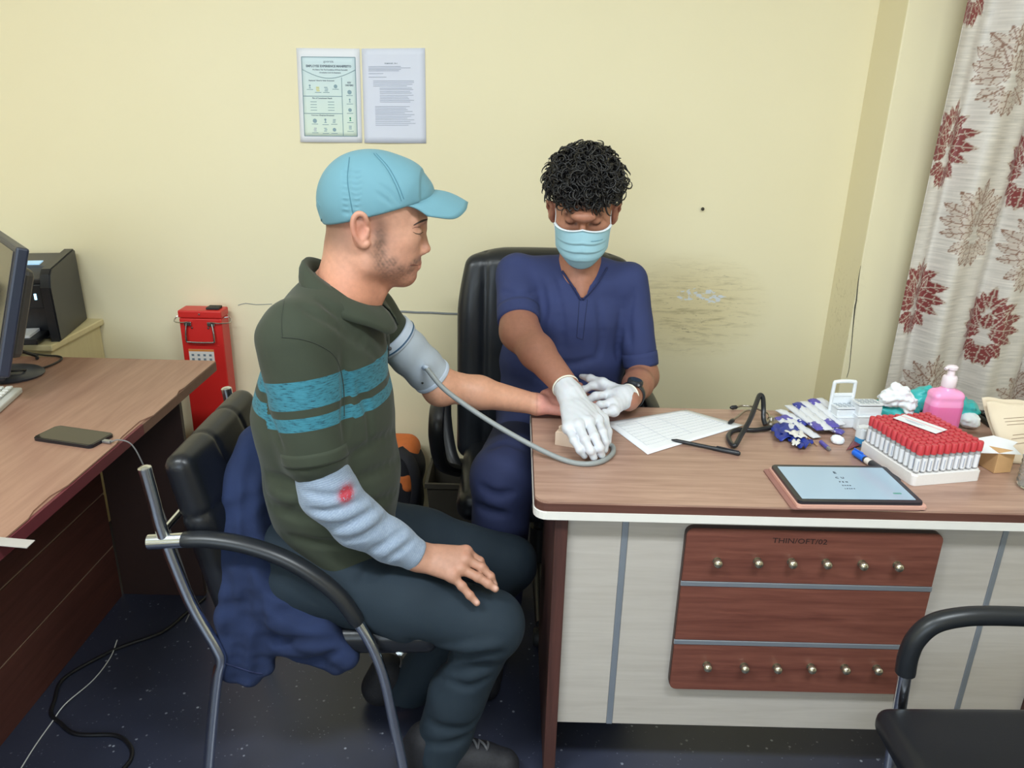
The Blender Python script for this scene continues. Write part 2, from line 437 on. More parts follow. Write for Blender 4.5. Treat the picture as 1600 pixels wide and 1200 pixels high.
struct(box('wall_right', (XC, YP, 0), (2.5, YW+.1, HZ), WALL, bev=.004))
struct(box('wall_left', (-2.7, -2.1, 0), (-2.6, YW, HZ), WALL, bev=0))
struct(box('wall_side', (2.4, -2.1, 0), (2.5, YP, HZ), WALL, bev=0))
bm = bmesh.new()   # wall behind the camera with a window opening
for lo, hi in (((-2.6, -2.1, 0), (-2.2, -2.0, HZ)), ((.4, -2.1, 0), (2.4, -2.0, HZ)), ((-2.2, -2.1, 0), (.4, -2.0, .8)), ((-2.2, -2.1, 2.35), (.4, -2.0, HZ))):
    bx(bm, np.array(hi)-np.array(lo), (np.array(lo)+np.array(hi))/2)
struct(from_bm('wall_front', bm, WALL))
# cut line along the wall, nail, hairline crack at the column
matc('grey_cable_groove', (132, 136, 140), .6, grain=.2); matc('dark_steel', (70, 66, 58), .4, .6)
a, b = PY(612, 486.5, YW), PY(775, 493, YW)
tube('wall_groove', [PY(612+k*20, 486.5+k*.8+random.uniform(-.5, .5), YW-.001) for k in range(9)], .004, 'grey_cable_groove', wb, n=6, sm=2)
tube('wall_crack', [PY(372, 477, YW-.0005), PY(384, 474, YW-.0005), PY(400, 476, YW-.0005), PY(425, 475, YW-.0005)], .0012, 'grey_cable_groove', wb, n=5, sm=2)
bm = bmesh.new(); lathe(bm, [(0, 0), (.003, 0), (.003, .008), (.006, .009), (.006, .011), (0, .012)], 10, PY(1097, 326, YW), rotm(math.pi/2)); from_bm('nail', bm, 'dark_steel', wb, True)
wr = bpy.data.objects['wall_right']
tube('paint_crack', [PY(q[0], q[1], YP-.0008) for q in ((1345, 415), (1341, 440), (1338, 470), (1336, 480), (1333, 510), (1330, 545), (1327, 575), (1323, 590))], [.0005, .0015, .002, .0025, .0015, .0012, .001, .0008], 'dark_steel', wr, n=5, sm=3)
# ceiling lamps (out of frame, they light the room)
mat('lamp_diffuser', (1, 1, 1), .5, Emission_Color=(.88, .96, 1, 1), Emission_Strength=6.0); matc('white_enamel', (235, 235, 232), .4)
for i, (x, y) in enumerate(LAMPS):
    r = empty('ceiling_lamp', (x, y, 2.77), 'long white ceiling lamp, the '+('one over the brown side desk' if i == 0 else 'one over the examination desk'), 'lamp')
    box('lamp_housing', (x-.6, y-.17, 2.80), (x+.6, y+.17, HZ-.001), 'white_enamel', r)
    box('diffuser', (x-.58, y-.155, 2.775), (x+.58, y+.155, 2.799), 'lamp_diffuser', r)

# ================================================================== WALL SHEETS
def paper_mat(name, srgb, srgb2=None):
    m = mat(name, L(srgb), .7); t = NT(m); v = t.coords('Generated')
    if srgb2:
        s = t.sep(v); t.color(t.ramp(s[2], [(.0, L(srgb2)), (1, L(srgb))]))
    t.bump(t.noise(v, 4, 3), .1, .003); return m
paper_mat('sheet_white', (236, 238, 246)); paper_mat('poster_tint', (212, 231, 240), (222, 236, 222)); paper_mat('sheet_lilac', (222, 226, 242))
matc('print_grey', (142, 168, 180), .7); matc('print_dark', (112, 126, 138), .7); matc('print_line', (170, 177, 194), .7); matc('print_yellow', (214, 206, 110), .7); matc('print_green', (40, 150, 120), .7); matc('print_pink', (214, 170, 160), .7)
def sheet(name, corners, m, label, nx=10, nz=14, bulge=.006):
    """corners px: TL TR BL BR on the wall; a slightly bowed sheet"""
    tl, tr, bl, br = [PY(*c, YW-.0015) for c in corners]; root = empty(name, (bl+br)/2, label, 'poster' if 'poster' in name else 'paper')
    G = np.zeros((nx+1, nz+1, 3))
    for i in range(nx+1):
        for j in range(nz+1):
            u, w = i/nx, j/nz; p = (tl*(1-u)+tr*u)*w+(bl*(1-u)+br*u)*(1-w)
            p[1] -= bulge*(.15+.85*(1-w)**2)*(.5+.5*math.sin(3*u+1)); G[i, j] = p
    grid_mesh('sheet', G, m, root, thick=.0006, smooth=False)
    def M(u, w, off=.0012):
        i = min(int(u*nx), nx-1); j = min(int(w*nz), nz-1); fu = u*nx-i; fw = w*nz-j
        p = G[i, j]*(1-fu)*(1-fw)+G[i+1, j]*fu*(1-fw)+G[i, j+1]*(1-fu)*fw+G[i+1, j+1]*fu*fw
        p = p+A(0, -off, 0); return frame(p, tr-tl, tl-bl)
    return root, M, np.linalg.norm(tr-tl), np.linalg.norm(tl-bl)
po, M, w, h = sheet('poster', [(463, 75), (562, 76), (470, 222), (566, 223)], 'sheet_white', 'white poster with pale blue printed chart, left of the two sheets on wall')
def pstrip(pts, r, m='print_grey', nm='print_line'):
    bm = bmesh.new(); P3 = [np.array(M(*p).translation) for p in pts]; sweep(bm, P3, r, 4, up=(0, 1, 0), flat=1); bmesh.ops.scale(bm, vec=(1, 1, 1), verts=bm.verts[:]); return from_bm(nm, bm, m, po)
G = np.zeros((13, 17, 3))
for i in range(13):
    for j in range(17): G[i, j] = np.array(M(.075+.85*i/12, .07+.84*j/16, .0008).translation)
grid_mesh('tinted_field', G, 'poster_tint', po, thick=.0002)
for pts in ([(.075, .07), (.075, .91)], [(.925, .07), (.925, .91)], [(.075, .91), (.925, .91)], [(.075, .07), (.925, .07)], [(.70, .07), (.70, .70)], [(.075, .50), (.70, .50)], [(.075, .315), (.70, .315)]):
    pstrip([(pts[0][0]+(pts[1][0]-pts[0][0])*k/6, pts[0][1]+(pts[1][1]-pts[0][1])*k/6) for k in range(7)], .0011)
pstrip([(.075+.85*k/16, .78-.09*math.sin(math.pi*k/16)) for k in range(17)], .0011)
TX = [('goorsia', .5, .865, .011, 0), ('EMPLOYEE EXPERIENCE MANIFESTO', .5, .815, .0092, .0004), ('We Believe That The Foundations Of Every Successful', .52, .778, .0052, .0002), ('Organization Lie In Its Employees', .52, .748, .0052, .0002),
      ("Employees' Values for Better Engagement", .38, .665, .0050, .0002), ('KEY', .82, .645, .007, .0003), ('DRIVERS', .82, .617, .007, .0003), ('Plan of Commitment Needs', .38, .478, .0058, .0002), ('Outcomes of Employee Engagement', .38, .295, .0052, .0002)]
for s, u, v, sz, bo in TX: text('lettering', s, sz, M(u, v, .0012), 'print_dark', po, bold=bo)
def icon(u, v, r, m='print_grey', kind=0):
    bm = bmesh.new(); F0 = M(u, v, .0012)
    if kind == 0: lathe(bm, [(r*.62, 0), (r, 0), (r, .0003), (r*.62, .0003)], 14, (0, 0, 0)); bm.transform(F0)
    elif kind == 1:
        bx(bm, (r*1.1, r*.35, .0003), (0, -r*.7, 0)); bx(bm, (r*.35, r*1.2, .0003), (0, 0, 0)); lathe(bm, [(0, 0), (r*.5, 0), (r*.5, .0003), (0, .0003)], 12, (0, r*.6, 0)); bm.transform(F0)
    else:
        for k in range(3): bx(bm, (r*1.5, r*.4, .0003), (random.uniform(-.2, .2)*r, (k-1)*r*.75, 0))
        bm.transform(F0)
    from_bm('icon', bm, m, po)
for u, v, r, m, k in [(.19, .60, .006, 'print_grey', 1), (.32, .575, .007, 'print_yellow', 2), (.45, .575, .007, 'print_grey', 2), (.60, .605, .006, 'print_grey', 0), (.25, .235, .007, 'print_grey', 0), (.42, .235, .007, 'print_grey', 1), (.56, .235, .006, 'print_grey', 2), (.25, .14, .006, 'print_line', 2), (.42, .14, .006, 'print_grey', 2), (.56, .14, .006, 'print_grey', 0),
                       (.82, .545, .007, 'print_grey', 0), (.82, .455, .006, 'print_grey', 1), (.82, .355, .006, 'print_grey', 0), (.82, .255, .006, 'print_green', 1), (.82, .165, .006, 'print_grey', 2)]: icon(u, v, r, m, k)
for u, v in [(.19, .57), (.32, .54), (.45, .54), (.60, .575), (.25, .20), (.42, .195), (.56, .20), (.25, .105), (.42, .10), (.56, .10), (.82, .51), (.82, .42), (.82, .32), (.82, .22), (.82, .125), (.24, .44), (.24, .41), (.24, .38), (.24, .35), (.52, .44), (.52, .41), (.52, .38), (.52, .35)]:
    pstrip([(u-.05, v), (u+.05, v)], .0009, 'print_grey', 'caption_line')
pa, M, w, h = sheet('typed_notice', [(565, 76), (664, 75), (570, 223), (666, 224)], 'sheet_lilac', 'plain typed sheet of small print, right of the two sheets on wall')
po = pa
text('lettering', 'FORM NO. XI-1', .0062, M(.46, .845), 'print_dark', pa)
rows = [(.10, .76, .815), (.10, .80, .80), (.10, .72, .785), (.10, .70, .77), (.10, .40, .742), (.10, .48, .705)]
rows += [(.17, .83, v) for v in (.665, .648, .63, .612)]+[(.27, .86, v) for v in (.59, .575, .555, .538, .515, .497, .48, .462, .445)]
rows += [(.19, .84, v) for v in (.395, .378, .361, .344, .327, .310, .29, .272, .255, .235, .215, .195)]
for u0, u1, v in rows:
    u1 = u1-random.random()*.18; pstrip([(u0+(u1-u0)*k/4, v) for k in range(5)], .0007, 'print_line', 'typed_line')

# ================================================================== CURTAIN
def make_curtain():
    YC = 2.42
    root = empty('curtain', (1.6, YC, .25), 'silver beige damask curtain with maroon floral motifs beside the column', 'curtain')
    nu, nz = 380, 560; z0, z1 = .50, 2.25
    uu = np.linspace(0, 1.02, nu); zz = np.linspace(z0, z1, nz)
    x0 = 1.245
    def fold(u): return .030*np.sin(2*math.pi*(u-.02)/.235)+.012*np.sin(2*math.pi*u/.11+1.2)
    def xs(u): return x0+u*.86+.010*np.sin(2*math.pi*u/.235+1.0)
    U, Zg = np.meshgrid(uu, zz, indexing='ij')
    damp = .75+.25*np.clip((2.2-Zg)/1.2, 0, 1)
    sway = .012*np.sin(Zg*3.1+U*9)
    G = np.stack([xs(U)+.5*sway*np.clip(U*6, 0, 1)-.0*Zg, YC+fold(U+.02*np.sin(2.2*Zg))*damp, Zg], -1)
    # cloth colours: base streaks and woven motifs, painted in cloth coordinates
    base = np.array(L((214, 207, 200))); col = np.tile(base, (nu, nz, 1))
    r = np.random.default_rng(3); st = np.repeat(r.normal(size=(nu//12+2, nz)), 12, 0)[:nu]; st = (st+np.roll(st, 3, 0)+np.roll(st, 7, 0))/2
    col *= (1+.055*st)[..., None]
    maroon = np.array(L((132, 58, 58))); brown = np.array(L((140, 106, 90))); pale = np.array(L((206, 192, 176)))
    def leafmask(a, b, base_, ang, ln, wd, ser):
        ca, sa = math.cos(ang), math.sin(ang); da, db = a-base_[0], b-base_[1]; t = (da*ca+db*sa)/ln; s = (-da*sa+db*ca)
        s = s-.10*ln*t*t*math.copysign(1, ca if abs(ca) > .05 else 1)*(1 if math.cos(ang) < 0 else -1)
        tt = np.clip(t, 0, 1); w = wd*np.sin(np.pi*tt**.8)*(1+.28*(((tt*ser) % 1.0)-.5))
        ins = (t > 0) & (t < 1) & (np.abs(s) < w); edge = ins & (np.abs(s) > w-.013)
        vein = ins & ((np.abs(s) < .011) | ((np.abs(((tt*ser*.8-np.abs(s)/wd*.55) % 1.0)-.5) < .055) & (np.abs(s) < w*.75)))
        return ins, edge, vein
    LV = []
    for sg in (-1, 1):
        for bp, ang, ln, wd in (((.02, .42), 62, .42, .075), ((.05, .30), 40, .55, .11), ((.08, .12), 22, .66, .12), ((.06, -.02), 4, .66, .12), ((.05, -.12), -16, .60, .11), ((.10, -.35), -42, .45, .11), ((.02, -.42), -72, .50, .12), ((.10, .02), 66, .50, .07)):
            an = math.radians(ang); LV.append(((sg*bp[0], bp[1]), an if sg > 0 else math.pi-an, ln, wd*1.3))
    LV.append(((0, .50), math.pi/2, .48, .075)); LV.append(((0, -.05), math.pi/2, .42, .10)); LV.append(((0, -.42), -math.pi/2, .50, .16))
    def motif(px, py, kind, hh=.142):
        p = PY(px, py, YC); uc = np.interp(p[0], xs(uu), uu); a = (U-uc)/hh; b = (Zg-p[2])/hh
        sel = (np.abs(a) < 1.1) & (np.abs(b) < 1.15)
        if not sel.any(): return
        ins = np.zeros_like(sel); lin = np.zeros_like(sel)
        for bp, an, ln, wd in LV:
            i, e, v = leafmask(a, b, bp, an, ln, wd, 5); lin = (lin & ~i) | e | v; ins |= i
        if kind == 'm':
            col[ins] = maroon; col[ins & lin] = pale*.86
        else:
            col[ins] = col[ins]*np.array([.86, .80, .76]); col[ins & lin] = brown
    for q in ((1487, 228), (1437, 466), (1541, 512), (1530, -35), (1606, 262), (1640, 30), (1660, 520)): motif(*q, 'm')
    for q in ((1574, 108), (1522, 350), (1446, 610), (1606, 392), (1588, 632), (1485, -150), (1660, 650)): motif(*q, 'b')
    idx = np.arange(nu*nz).reshape(nu, nz); Fq = np.stack([idx[:-1, :-1], idx[1:, :-1], idx[1:, 1:], idx[:-1, 1:]], -1).reshape(-1, 4)
    m = mat('damask_satin', (.6, .55, .5), .42, Sheen_Weight=.15); t = NT(m); t.color(t.attr('Col').outputs['Color'])
    v = t.coords('Object', (3, 3, 120)); t.bump(t.noise(v, 3, 3), .15, .001)
    ns, ny = G.reshape(-1, 3), None
    cl = mesh_np('curtain_cloth', ns, Fq, m, root, True, cols=col.reshape(-1, 3))
    md = cl.modifiers.new('thickness', 'SOLIDIFY'); md.thickness = .0015
    return root
make_curtain()

# ================================================================== EXAMINATION DESK (right)
wood('desk_top_wood', (142, 108, 94), (186, 152, 134), 'x', 1.0, .30); wood('desk_edge_wood', (84, 52, 44), (104, 68, 58), 'x', 1.0, .4)
wood('desk_side_wood', (62, 38, 34), (88, 54, 48), 'z', 1.0, .45); wood('pale_ash', (176, 168, 160), (196, 189, 182), 'x', .9, .5, .8)
wood('hook_board_wood', (92, 50, 42), (136, 84, 70), 'x', .9, .42); wood('hook_board_edge', (52, 32, 28), (66, 42, 36), 'x', .9, .45)
matc('white_band', (232, 228, 222), .5, grain=.04, gscale=30); matc('brushed_aluminium', (176, 184, 196), .42, .75, grain=.05, gscale=20); matc('brass_knob', (186, 178, 160), .25, .9)
DX0, DX1, DY0, DY1, DZ = .054, 1.78, 1.409, 1.955, .76
desk = empty('examination_desk', (.9, 1.66, 0), 'wooden examination desk with pale front panel and brown wood-grain top', 'desk')
def rslab(name, x0, x1, y0, y1, z0, z1, r, m, parent, bev=.002):
    o = rrect(x1-x0, y1-y0, r, 5); return board(name, o, z1-z0, Matrix.Translation(((x0+x1)/2, (y0+y1)/2, z0)), m, parent, bev)
rslab('desktop', DX0, DX1, DY0, DY1, .741, DZ, .028, 'desk_top_wood', desk)
rslab('desktop_edge', DX0-.0012, DX1+.001, DY0-.0012, DY1+.0012, .738, DZ-.004, .028, 'desk_edge_wood', desk, 0)
rslab('edge_band', DX0-.003, DX1+.003, DY0-.003, DY1+.003, .7195, .738, .030, 'white_band', desk, .002)
box('side_panel', (.098, 1.425, 0), (.126, 1.92, .7195), 'desk_side_wood', desk, .002)
box('side_panel', (1.21, 1.425, 0), (1.238, 1.92, .7195), 'desk_side_wood', desk, .002)
XS1, XS2 = PY(965, 970, 1.44)[0], PY(1532, 975, 1.44)[0]
for x0, x1 in ((.1265, XS1-.007), (XS1+.007, XS2-.006), (XS2+.006, 1.2095)): box('front_panel', (x0, 1.44, .155), (x1, 1.458, .7165), 'pale_ash', desk, .001)
box('metal_strip', (XS1-.0068, 1.438, .155), (XS1+.0068, 1.452, .7165), 'brushed_aluminium', desk, .001)
box('metal_strip', (XS2-.0058, 1.438, .155), (XS2+.0058, 1.452, .7165), 'brushed_aluminium', desk, .001)
# hook board on the desk front
hb = empty('hook_board', (.648, 1.43, .275), 'dark wood board with two rows of small brass knobs on the desk front', 'hook board')
bc = [PY(*p, 1.422) for p in ((1072, 822), (1478, 838), (1415, 1085), (1050, 1080))]
bx0, bx1, bz0, bz1 = .377, .922, .276, .698
z1s, z2s = PY(1260, 917, 1.42)[2], PY(1240, 1008, 1.42)[2]
oM = lambda y: Matrix.Translation(((bx0+bx1)/2, y, (bz0+bz1)/2)) @ Matrix.Rotation(math.pi/2, 4, 'X')
board('board_back', rrect(bx1-bx0, bz1-bz0, .018), .014, oM(1.4395), 'hook_board_edge', hb)
for za, zb in ((bz0, z2s-.006), (z2s+.006, z1s-.006), (z1s+.006, bz1)):
    r = .016; w_, h_ = bx1-bx0-.002, zb-za-.001
    out = rrect(w_, h_, r if za == bz0 or zb == bz1 else .001, 4)
    if za == bz0: out = [(p[0], p[1]) if p[1] < 0 else (math.copysign(w_/2, p[0]) if abs(p[0]) > w_/2-r-.001 else p[0], h_/2) for p in out]
    if zb == bz1: out = [(p[0], p[1]) if p[1] > 0 else (math.copysign(w_/2, p[0]) if abs(p[0]) > w_/2-r-.001 else p[0], -h_/2) for p in out]
    seen = []
    for p in out:
        if not seen or abs(p[0]-seen[-1][0])+abs(p[1]-seen[-1][1]) > 1e-6: seen.append(p)
    board('plank', seen, .004, Matrix.Translation(((bx0+bx1)/2, 1.4255, (za+zb)/2)) @ Matrix.Rotation(math.pi/2, 4, 'X'), 'hook_board_wood', hb, .001)
for z in (z1s, z2s): box('metal_strip', (bx0, 1.4205, z-.0058), (bx1, 1.4254, z+.0058), 'brushed_aluminium', hb, .0008)
bm = bmesh.new(); lathe(bm, [(0, 0), (.009, 0), (.009, .0015), (.0038, .002), (.0038, .004), (.008, .006), (.0102, .011), (.0094, .016), (.0055, .0195), (0, .0205)], 16)
bm.transform(Matrix.Rotation(math.pi/2, 4, 'X')); k0 = from_bm('knob', bm, 'brass_knob', hb, True, local=True)
for i, (px, py) in enumerate([(1120, 876), (1183, 876), (1236, 877), (1290, 878), (1346, 880), (1401, 882), (1104, 1038), (1162, 1040), (1213, 1041), (1266, 1041), (1319, 1042), (1369, 1043)]):
    o = k0 if i == 0 else k0.copy()
    if i: COL.objects.link(o)
    o.location = Vector(tuple(PY(px, py, 1.4213)))-hb.location
matc('marker_ink', (40, 22, 20), .7)
p = PY(1250, 846, 1.4213); text('lettering', 'THIN/OFT/02', .0175, frame(p+A(0, -.0002, 0), (1, 0, -.01), (0, 0, 1)), 'marker_ink', hb, xs=1.15)

# ================================================================== SIDE DESK (left)
wood('side_desk_wood', (142, 104, 88), (170, 132, 112), 'y', .8, .36); wood('side_desk_panel', (70, 38, 32), (98, 58, 50), 'y', .8, .45)
matc('burgundy_edge', (104, 44, 52), .5, grain=.12, gscale=40); matc('chipped_edge', (120, 88, 74), .7, grain=.15, gscale=50); matc('very_dark_wood', (52, 34, 30), .5, grain=.1)
sd = empty('side_desk', (-1.75, 1.6, 0), 'brown wood-grain side desk with a chipped burgundy edge, left of the patient', 'desk')
SX = -.935; SY1 = 2.29
# top with a chipped edge outline
ol = [(SX, SY1)]; ys = [(2.05, 0), (2.02, .004), (1.99, -.004), (1.84, -.005), (1.80, .012), (1.70, .010), (1.66, .003), (1.45, .002), (1.40, .012), (1.34, .010), (1.31, .002), (.70, 0)]
for yy, d in ys: ol.append((SX-d, yy))
ol += [(-2.55, .70), (-2.55, SY1)]
board('desktop', ol[::-1], .0035, Matrix.Translation((0, 0, .7465)), 'side_desk_wood', sd)
box('core', (-2.549, .701, .722), (SX-.006, SY1-.001, .7464), 'side_desk_wood', sd, .001)
box('edge_strip', (SX-.0059, .70, .718), (SX+.001, 1.79, .7455), 'burgundy_edge', sd, .001); box('edge_strip', (SX-.0059, 1.7905, .718), (SX+.001, SY1, .7455), 'chipped_edge', sd, .001)
for za, zb in ((.0, .183), (.190, .371), (.378, .718)): box('side_board', (-1.268, .75, za), (-1.25, 2.10, zb), 'side_desk_panel', sd, .0015)
matc('pale_groove', (150, 122, 104), .5)
for z in (.1865, .3745): box('groove_strip', (-1.266, .75, z-.0014), (-1.2515, 2.10, z+.0014), 'pale_groove', sd, 0)
box('end_panel', (-1.25, 2.11, 0), (-.985, 2.128, .718), 'very_dark_wood', sd, .0015)
box('back_panel', (-2.5, 2.11, .0), (-1.27, 2.128, .718), 'very_dark_wood', sd, .0015)
matc('clear_tape', (205, 200, 196), .25, Transmission_Weight=.35)
tp = [PZ(-25, 838, .7515), PZ(55, 845, .7515), PZ(42, 857, .7515), PZ(-25, 851, .7515)]
bm = bmesh.new()
for k in (0, .0012): pass
vs = [bm.verts.new(tuple(q+A(0, 0, dz))) for dz in (0, .0015) for q in tp]
for f in ((0, 1, 2, 3), (7, 6, 5, 4), (0, 4, 5, 1), (1, 5, 6, 2), (2, 6, 7, 3), (3, 7, 4, 0)): bm.faces.new([vs[i] for i in f])
setp(from_bm('plastic_strip', bm, 'clear_tape'), 'clear plastic strip jutting over the burgundy edge of the side desk', 'strip')

# ================================================================== CREAM CABINET, PRINTER
wood('cream_laminate', (214, 198, 150), (226, 212, 166), 'z', .8, .5, .7)
cb = empty('low_cabinet', (-1.9, 2.55, 0), 'cream laminate low cabinet under the printer by the wall', 'cabinet')
box('body', (-2.4, 2.40, 0), (-1.52, 2.715, .735), 'cream_laminate', cb); box('cabinet_top', (-2.42, 2.385, .735), (-1.505, 2.718, .757), 'cream_laminate', cb, .004)
matc('printer_black', (34, 36, 42), .35, grain=.08); matc('printer_dark', (20, 22, 28), .3); matc('printer_grey', (66, 66, 68), .45); mat('printer_screen', L((120, 170, 200)), .2, Emission_Color=(.45, .7, .95, 1), Emission_Strength=.5); mat('blue_glow', (.4, .7, 1), .3, Emission_Color=(.4, .75, 1, 1), Emission_Strength=2.5)
pr = empty('printer', (-1.72, 2.55, .757), 'black desktop printer with a small lit screen on the cream cabinet', 'printer')
x0, x1, y0, y1, z0, z1 = -1.98, -1.55, 2.40, 2.695, .757, 1.0
bm = bmesh.new()   # side profile sloping back, extruded in x
prof = [(y0+.012, z0), (y1, z0), (y1-.008, z1+.012), (y1-.02, z1+.018), (y0+.04, z1-.005), (y0+.02, z1-.02), (y0+.004, z1-.06)]
prism(bm, [(q[0], q[1]) for q in prof], .03, frame((x1-.03, 0, 0), (0, 1, 0), (0, 0, 1)), .004); from_bm('side_cover', bm, 'printer_black', pr)
bm = bmesh.new(); prism(bm, [(q[0], q[1]) for q in prof], .03, frame((x0, 0, 0), (0, 1, 0), (0, 0, 1)), .004); from_bm('side_cover', bm, 'printer_black', pr)
box('body', (x0+.03, y0+.05, z0), (x1-.031, y1-.002, z1-.03), 'printer_dark', pr)
obox('lid', (x1-x0-.062, .20, .022), ((x0+x1)/2, y0+.185, z1-.012), rotm(.05), 'printer_grey', pr, .005)
obox('control_panel', (x1-x0-.062, .075, .02), ((x0+x1)/2, y0+.055, z1-.028), rotm(.42), 'printer_grey', pr, .004)
obox('screen', (.055, .04, .004), (x1-.075, y0+.10, z1+.004), rotm(.1), 'printer_screen', pr, .001)
box('front_panel', (x0+.031, y0+.012, z1-.13), (x1-.031, y0+.05, z1-.05), 'printer_black', pr, .004)
box('button_light', (x1-.055, y0+.009, z1-.10), (x1-.048, y0+.0125, z1-.08), 'blue_glow', pr, .001); box('button_light', (x1-.085, y0+.009, z1-.10), (x1-.079, y0+.0125, z1-.085), 'blue_glow', pr, .001)
box('paper_tray', (x0+.04, y0-.06, z0+.012), (x1-.045, y0+.05, z0+.03), 'printer_dark', pr, .003); matc('copy_paper', (225, 228, 235), .7)
box('paper_stack', (x0+.06, y0-.045, z0+.031), (x1-.07, y0+.045, z0+.04), 'copy_paper', pr, .0005)

pr.rotation_euler = (0, 0, math.radians(12)); pr.location = (-1.692, 2.528, .757)
# ================================================================== MONITOR, KEYBOARD, CABLES, PHONE
matc('monitor_shell', (44, 50, 66), .38, grain=.06); matc('monitor_back', (74, 72, 70), .5); mat('monitor_screen', L((52, 46, 38)), .12, spec=.6); matc('monitor_base', (52, 54, 62), .35)
mo = empty('monitor', (-1.50, 2.03, .75), 'dark computer monitor seen from its right edge on the side desk', 'monitor')
cM = Matrix.Translation((-1.42, 2.05, 1.0)) @ rotm(0, 0, math.radians(-48)) @ rotm(math.radians(-17))
def mpart(name, size, loc, m, bev=.004):
    bm = bmesh.new(); bx(bm, size, loc, None, bev); bm.transform(cM); return from_bm(name, bm, m, mo)
mpart('casing', (.44, .03, .34), (0, 0, 0), 'monitor_shell', .006); mpart('screen', (.405, .003, .295), (0, -.0158, .008), 'monitor_screen', .0005); mpart('rear_hump', (.34, .034, .24), (0, .030, -.01), 'monitor_back', .015)
mpart('neck', (.06, .03, .17), (0, .03, -.145), 'monitor_base', .006)
bm = bmesh.new(); lathe(bm, [(0, 0), (.12, 0), (.125, .006), (.115, .012), (.05, .018), (0, .02)], 32, (-1.47, 2.11, .7505), None, .75, .65); from_bm('stand_base', bm, 'monitor_base', mo, True)
matc('keyboard_grey', (196, 196, 190), .5); matc('keycap_white', (222, 222, 218), .5)
kb = empty('keyboard', (-1.42, 1.86, .75), 'light grey computer keyboard at the left edge of the side desk', 'keyboard')
kM = Matrix.Translation((-1.385, 1.755, .7505)) @ rotm(0, 0, math.radians(12))
bm = bmesh.new(); bx(bm, (.16, .42, .016), (0, 0, .011), rotm(0, .04), .004); bm.transform(kM); from_bm('key_bed', bm, 'keyboard_grey', kb)
bm = bmesh.new(); bx(bm, (.0158, .0158, .007), (0, 0, 0), None, .0025); kc = from_bm('keycap', bm, 'keycap_white', kb, local=True); first = True
for i in range(6):
    for j in range(20):
        o = kc if first else kc.copy()
        if not first: COL.objects.link(o)
        first = False; q = kM @ Vector((-.055+i*.022, -.19+j*.020, .0225)); o.location = q-kb.location; o.rotation_euler = (0, 0, math.radians(12))
matc('black_cable', (22, 22, 26), .45); matc('white_cable', (214, 214, 212), .5); matc('grey_cable', (120, 118, 116), .5)
def cable(name, pts, r, m, label, n=8): return setp(tube(name, pts, r, m, None, n, 8), label, 'cable')
cable('monitor_cable', [PZ(-6, 553, .7545), PZ(30, 551, .7545), PZ(70, 555, .7545), PZ(93, 557, .7545), PZ(94, 563, .7545), PZ(70, 574, .7545), PZ(45, 577.5, .7545), PZ(35, 578.5, .774), PZ(0, 581, .775), PZ(-20, 581, .775)], .0032, 'black_cable', 'thin black cable looped behind the monitor stand on the side desk')
cable('monitor_lead', [PY(20, 540, 2.22), PY(35, 549, 2.24), PZ(56, 556, .7585), PZ(58, 560, .756)], .005, 'black_cable', 'thick black lead dropping from behind the monitor')
# phone
matc('phone_black', (20, 22, 30), .25); mat('phone_glass', L((40, 34, 28)), .08, spec=.6); matc('steel_plug', (170, 172, 178), .3, .8)
ph = empty('mobile_phone', (-1.055, 1.69, .75), 'black mobile phone lying on the side desk, charging', 'phone')
pc = np.mean([PZ(*q, .757) for q in ((50, 683), (78, 664), (182, 680), (152, 698))], 0); ang = -.25
e1 = PZ(152, 698, .757)-PZ(50, 683, .757); ang = math.atan2(e1[1], e1[0])
pM = Matrix.Translation((pc[0], pc[1], .7505)) @ rotm(0, 0, ang)
bm = bmesh.new(); prism(bm, rrect(.165, .078, .010), .008, pM, .0015); from_bm('phone_body', bm, 'phone_black', ph, True)
bm = bmesh.new(); prism(bm, rrect(.157, .070, .007), .0006, pM @ Matrix.Translation((0, 0, .008))); from_bm('screen', bm, 'phone_glass', ph)
cc = empty('charging_cable', (-.93, 1.63, .4), 'thin grey charging cable running from the phone over the desk edge', 'cable')
q0 = np.array(pM @ Vector((.083, 0, .0045))); q1 = np.array(pM @ Vector((.104, 0, .0045)))
obox('plug', (.022, .011, .006), (q0+q1)/2+A(.001, 0, 0), rotm(0, 0, ang), 'steel_plug', cc, .001)
tube('cord', [q1, q1+A(.018, .006, .003), q1+A(.045, .01, -.012), q1+A(.062, .02, -.08), q1+A(.07, .06, -.22), q1+A(.06, .16, -.5), A(-.97, 2.0, .06), A(-.99, 1.97, .004)], .0018, 'grey_cable', cc, 6)
cable('floor_cable', [PZ(320, 935, .005), PZ(292, 957, .005), PZ(255, 987, .005), PZ(200, 1007, .005), PZ(165, 1022, .005), PZ(100, 1060, .005), PZ(85, 1095, .005), PZ(80, 1115, .005), PZ(95, 1130, .005), PZ(120, 1147, .005), PZ(180, 1149, .005), PZ(203, 1165, .005), PZ(205, 1185, .005), PZ(190, 1205, .005)], .0052, 'black_cable', 'thick black cable snaking across the floor beside the side desk')
cable('floor_wire', [PZ(183, 1000, .012), PZ(172, 1028, .004), PZ(145, 1063, .003), PZ(102, 1100, .012), PZ(80, 1130, .003), PZ(55, 1165, .003), PZ(30, 1205, .003)], .0015, 'white_cable', 'thin white wire lying on the floor crossing the black cable', 6)

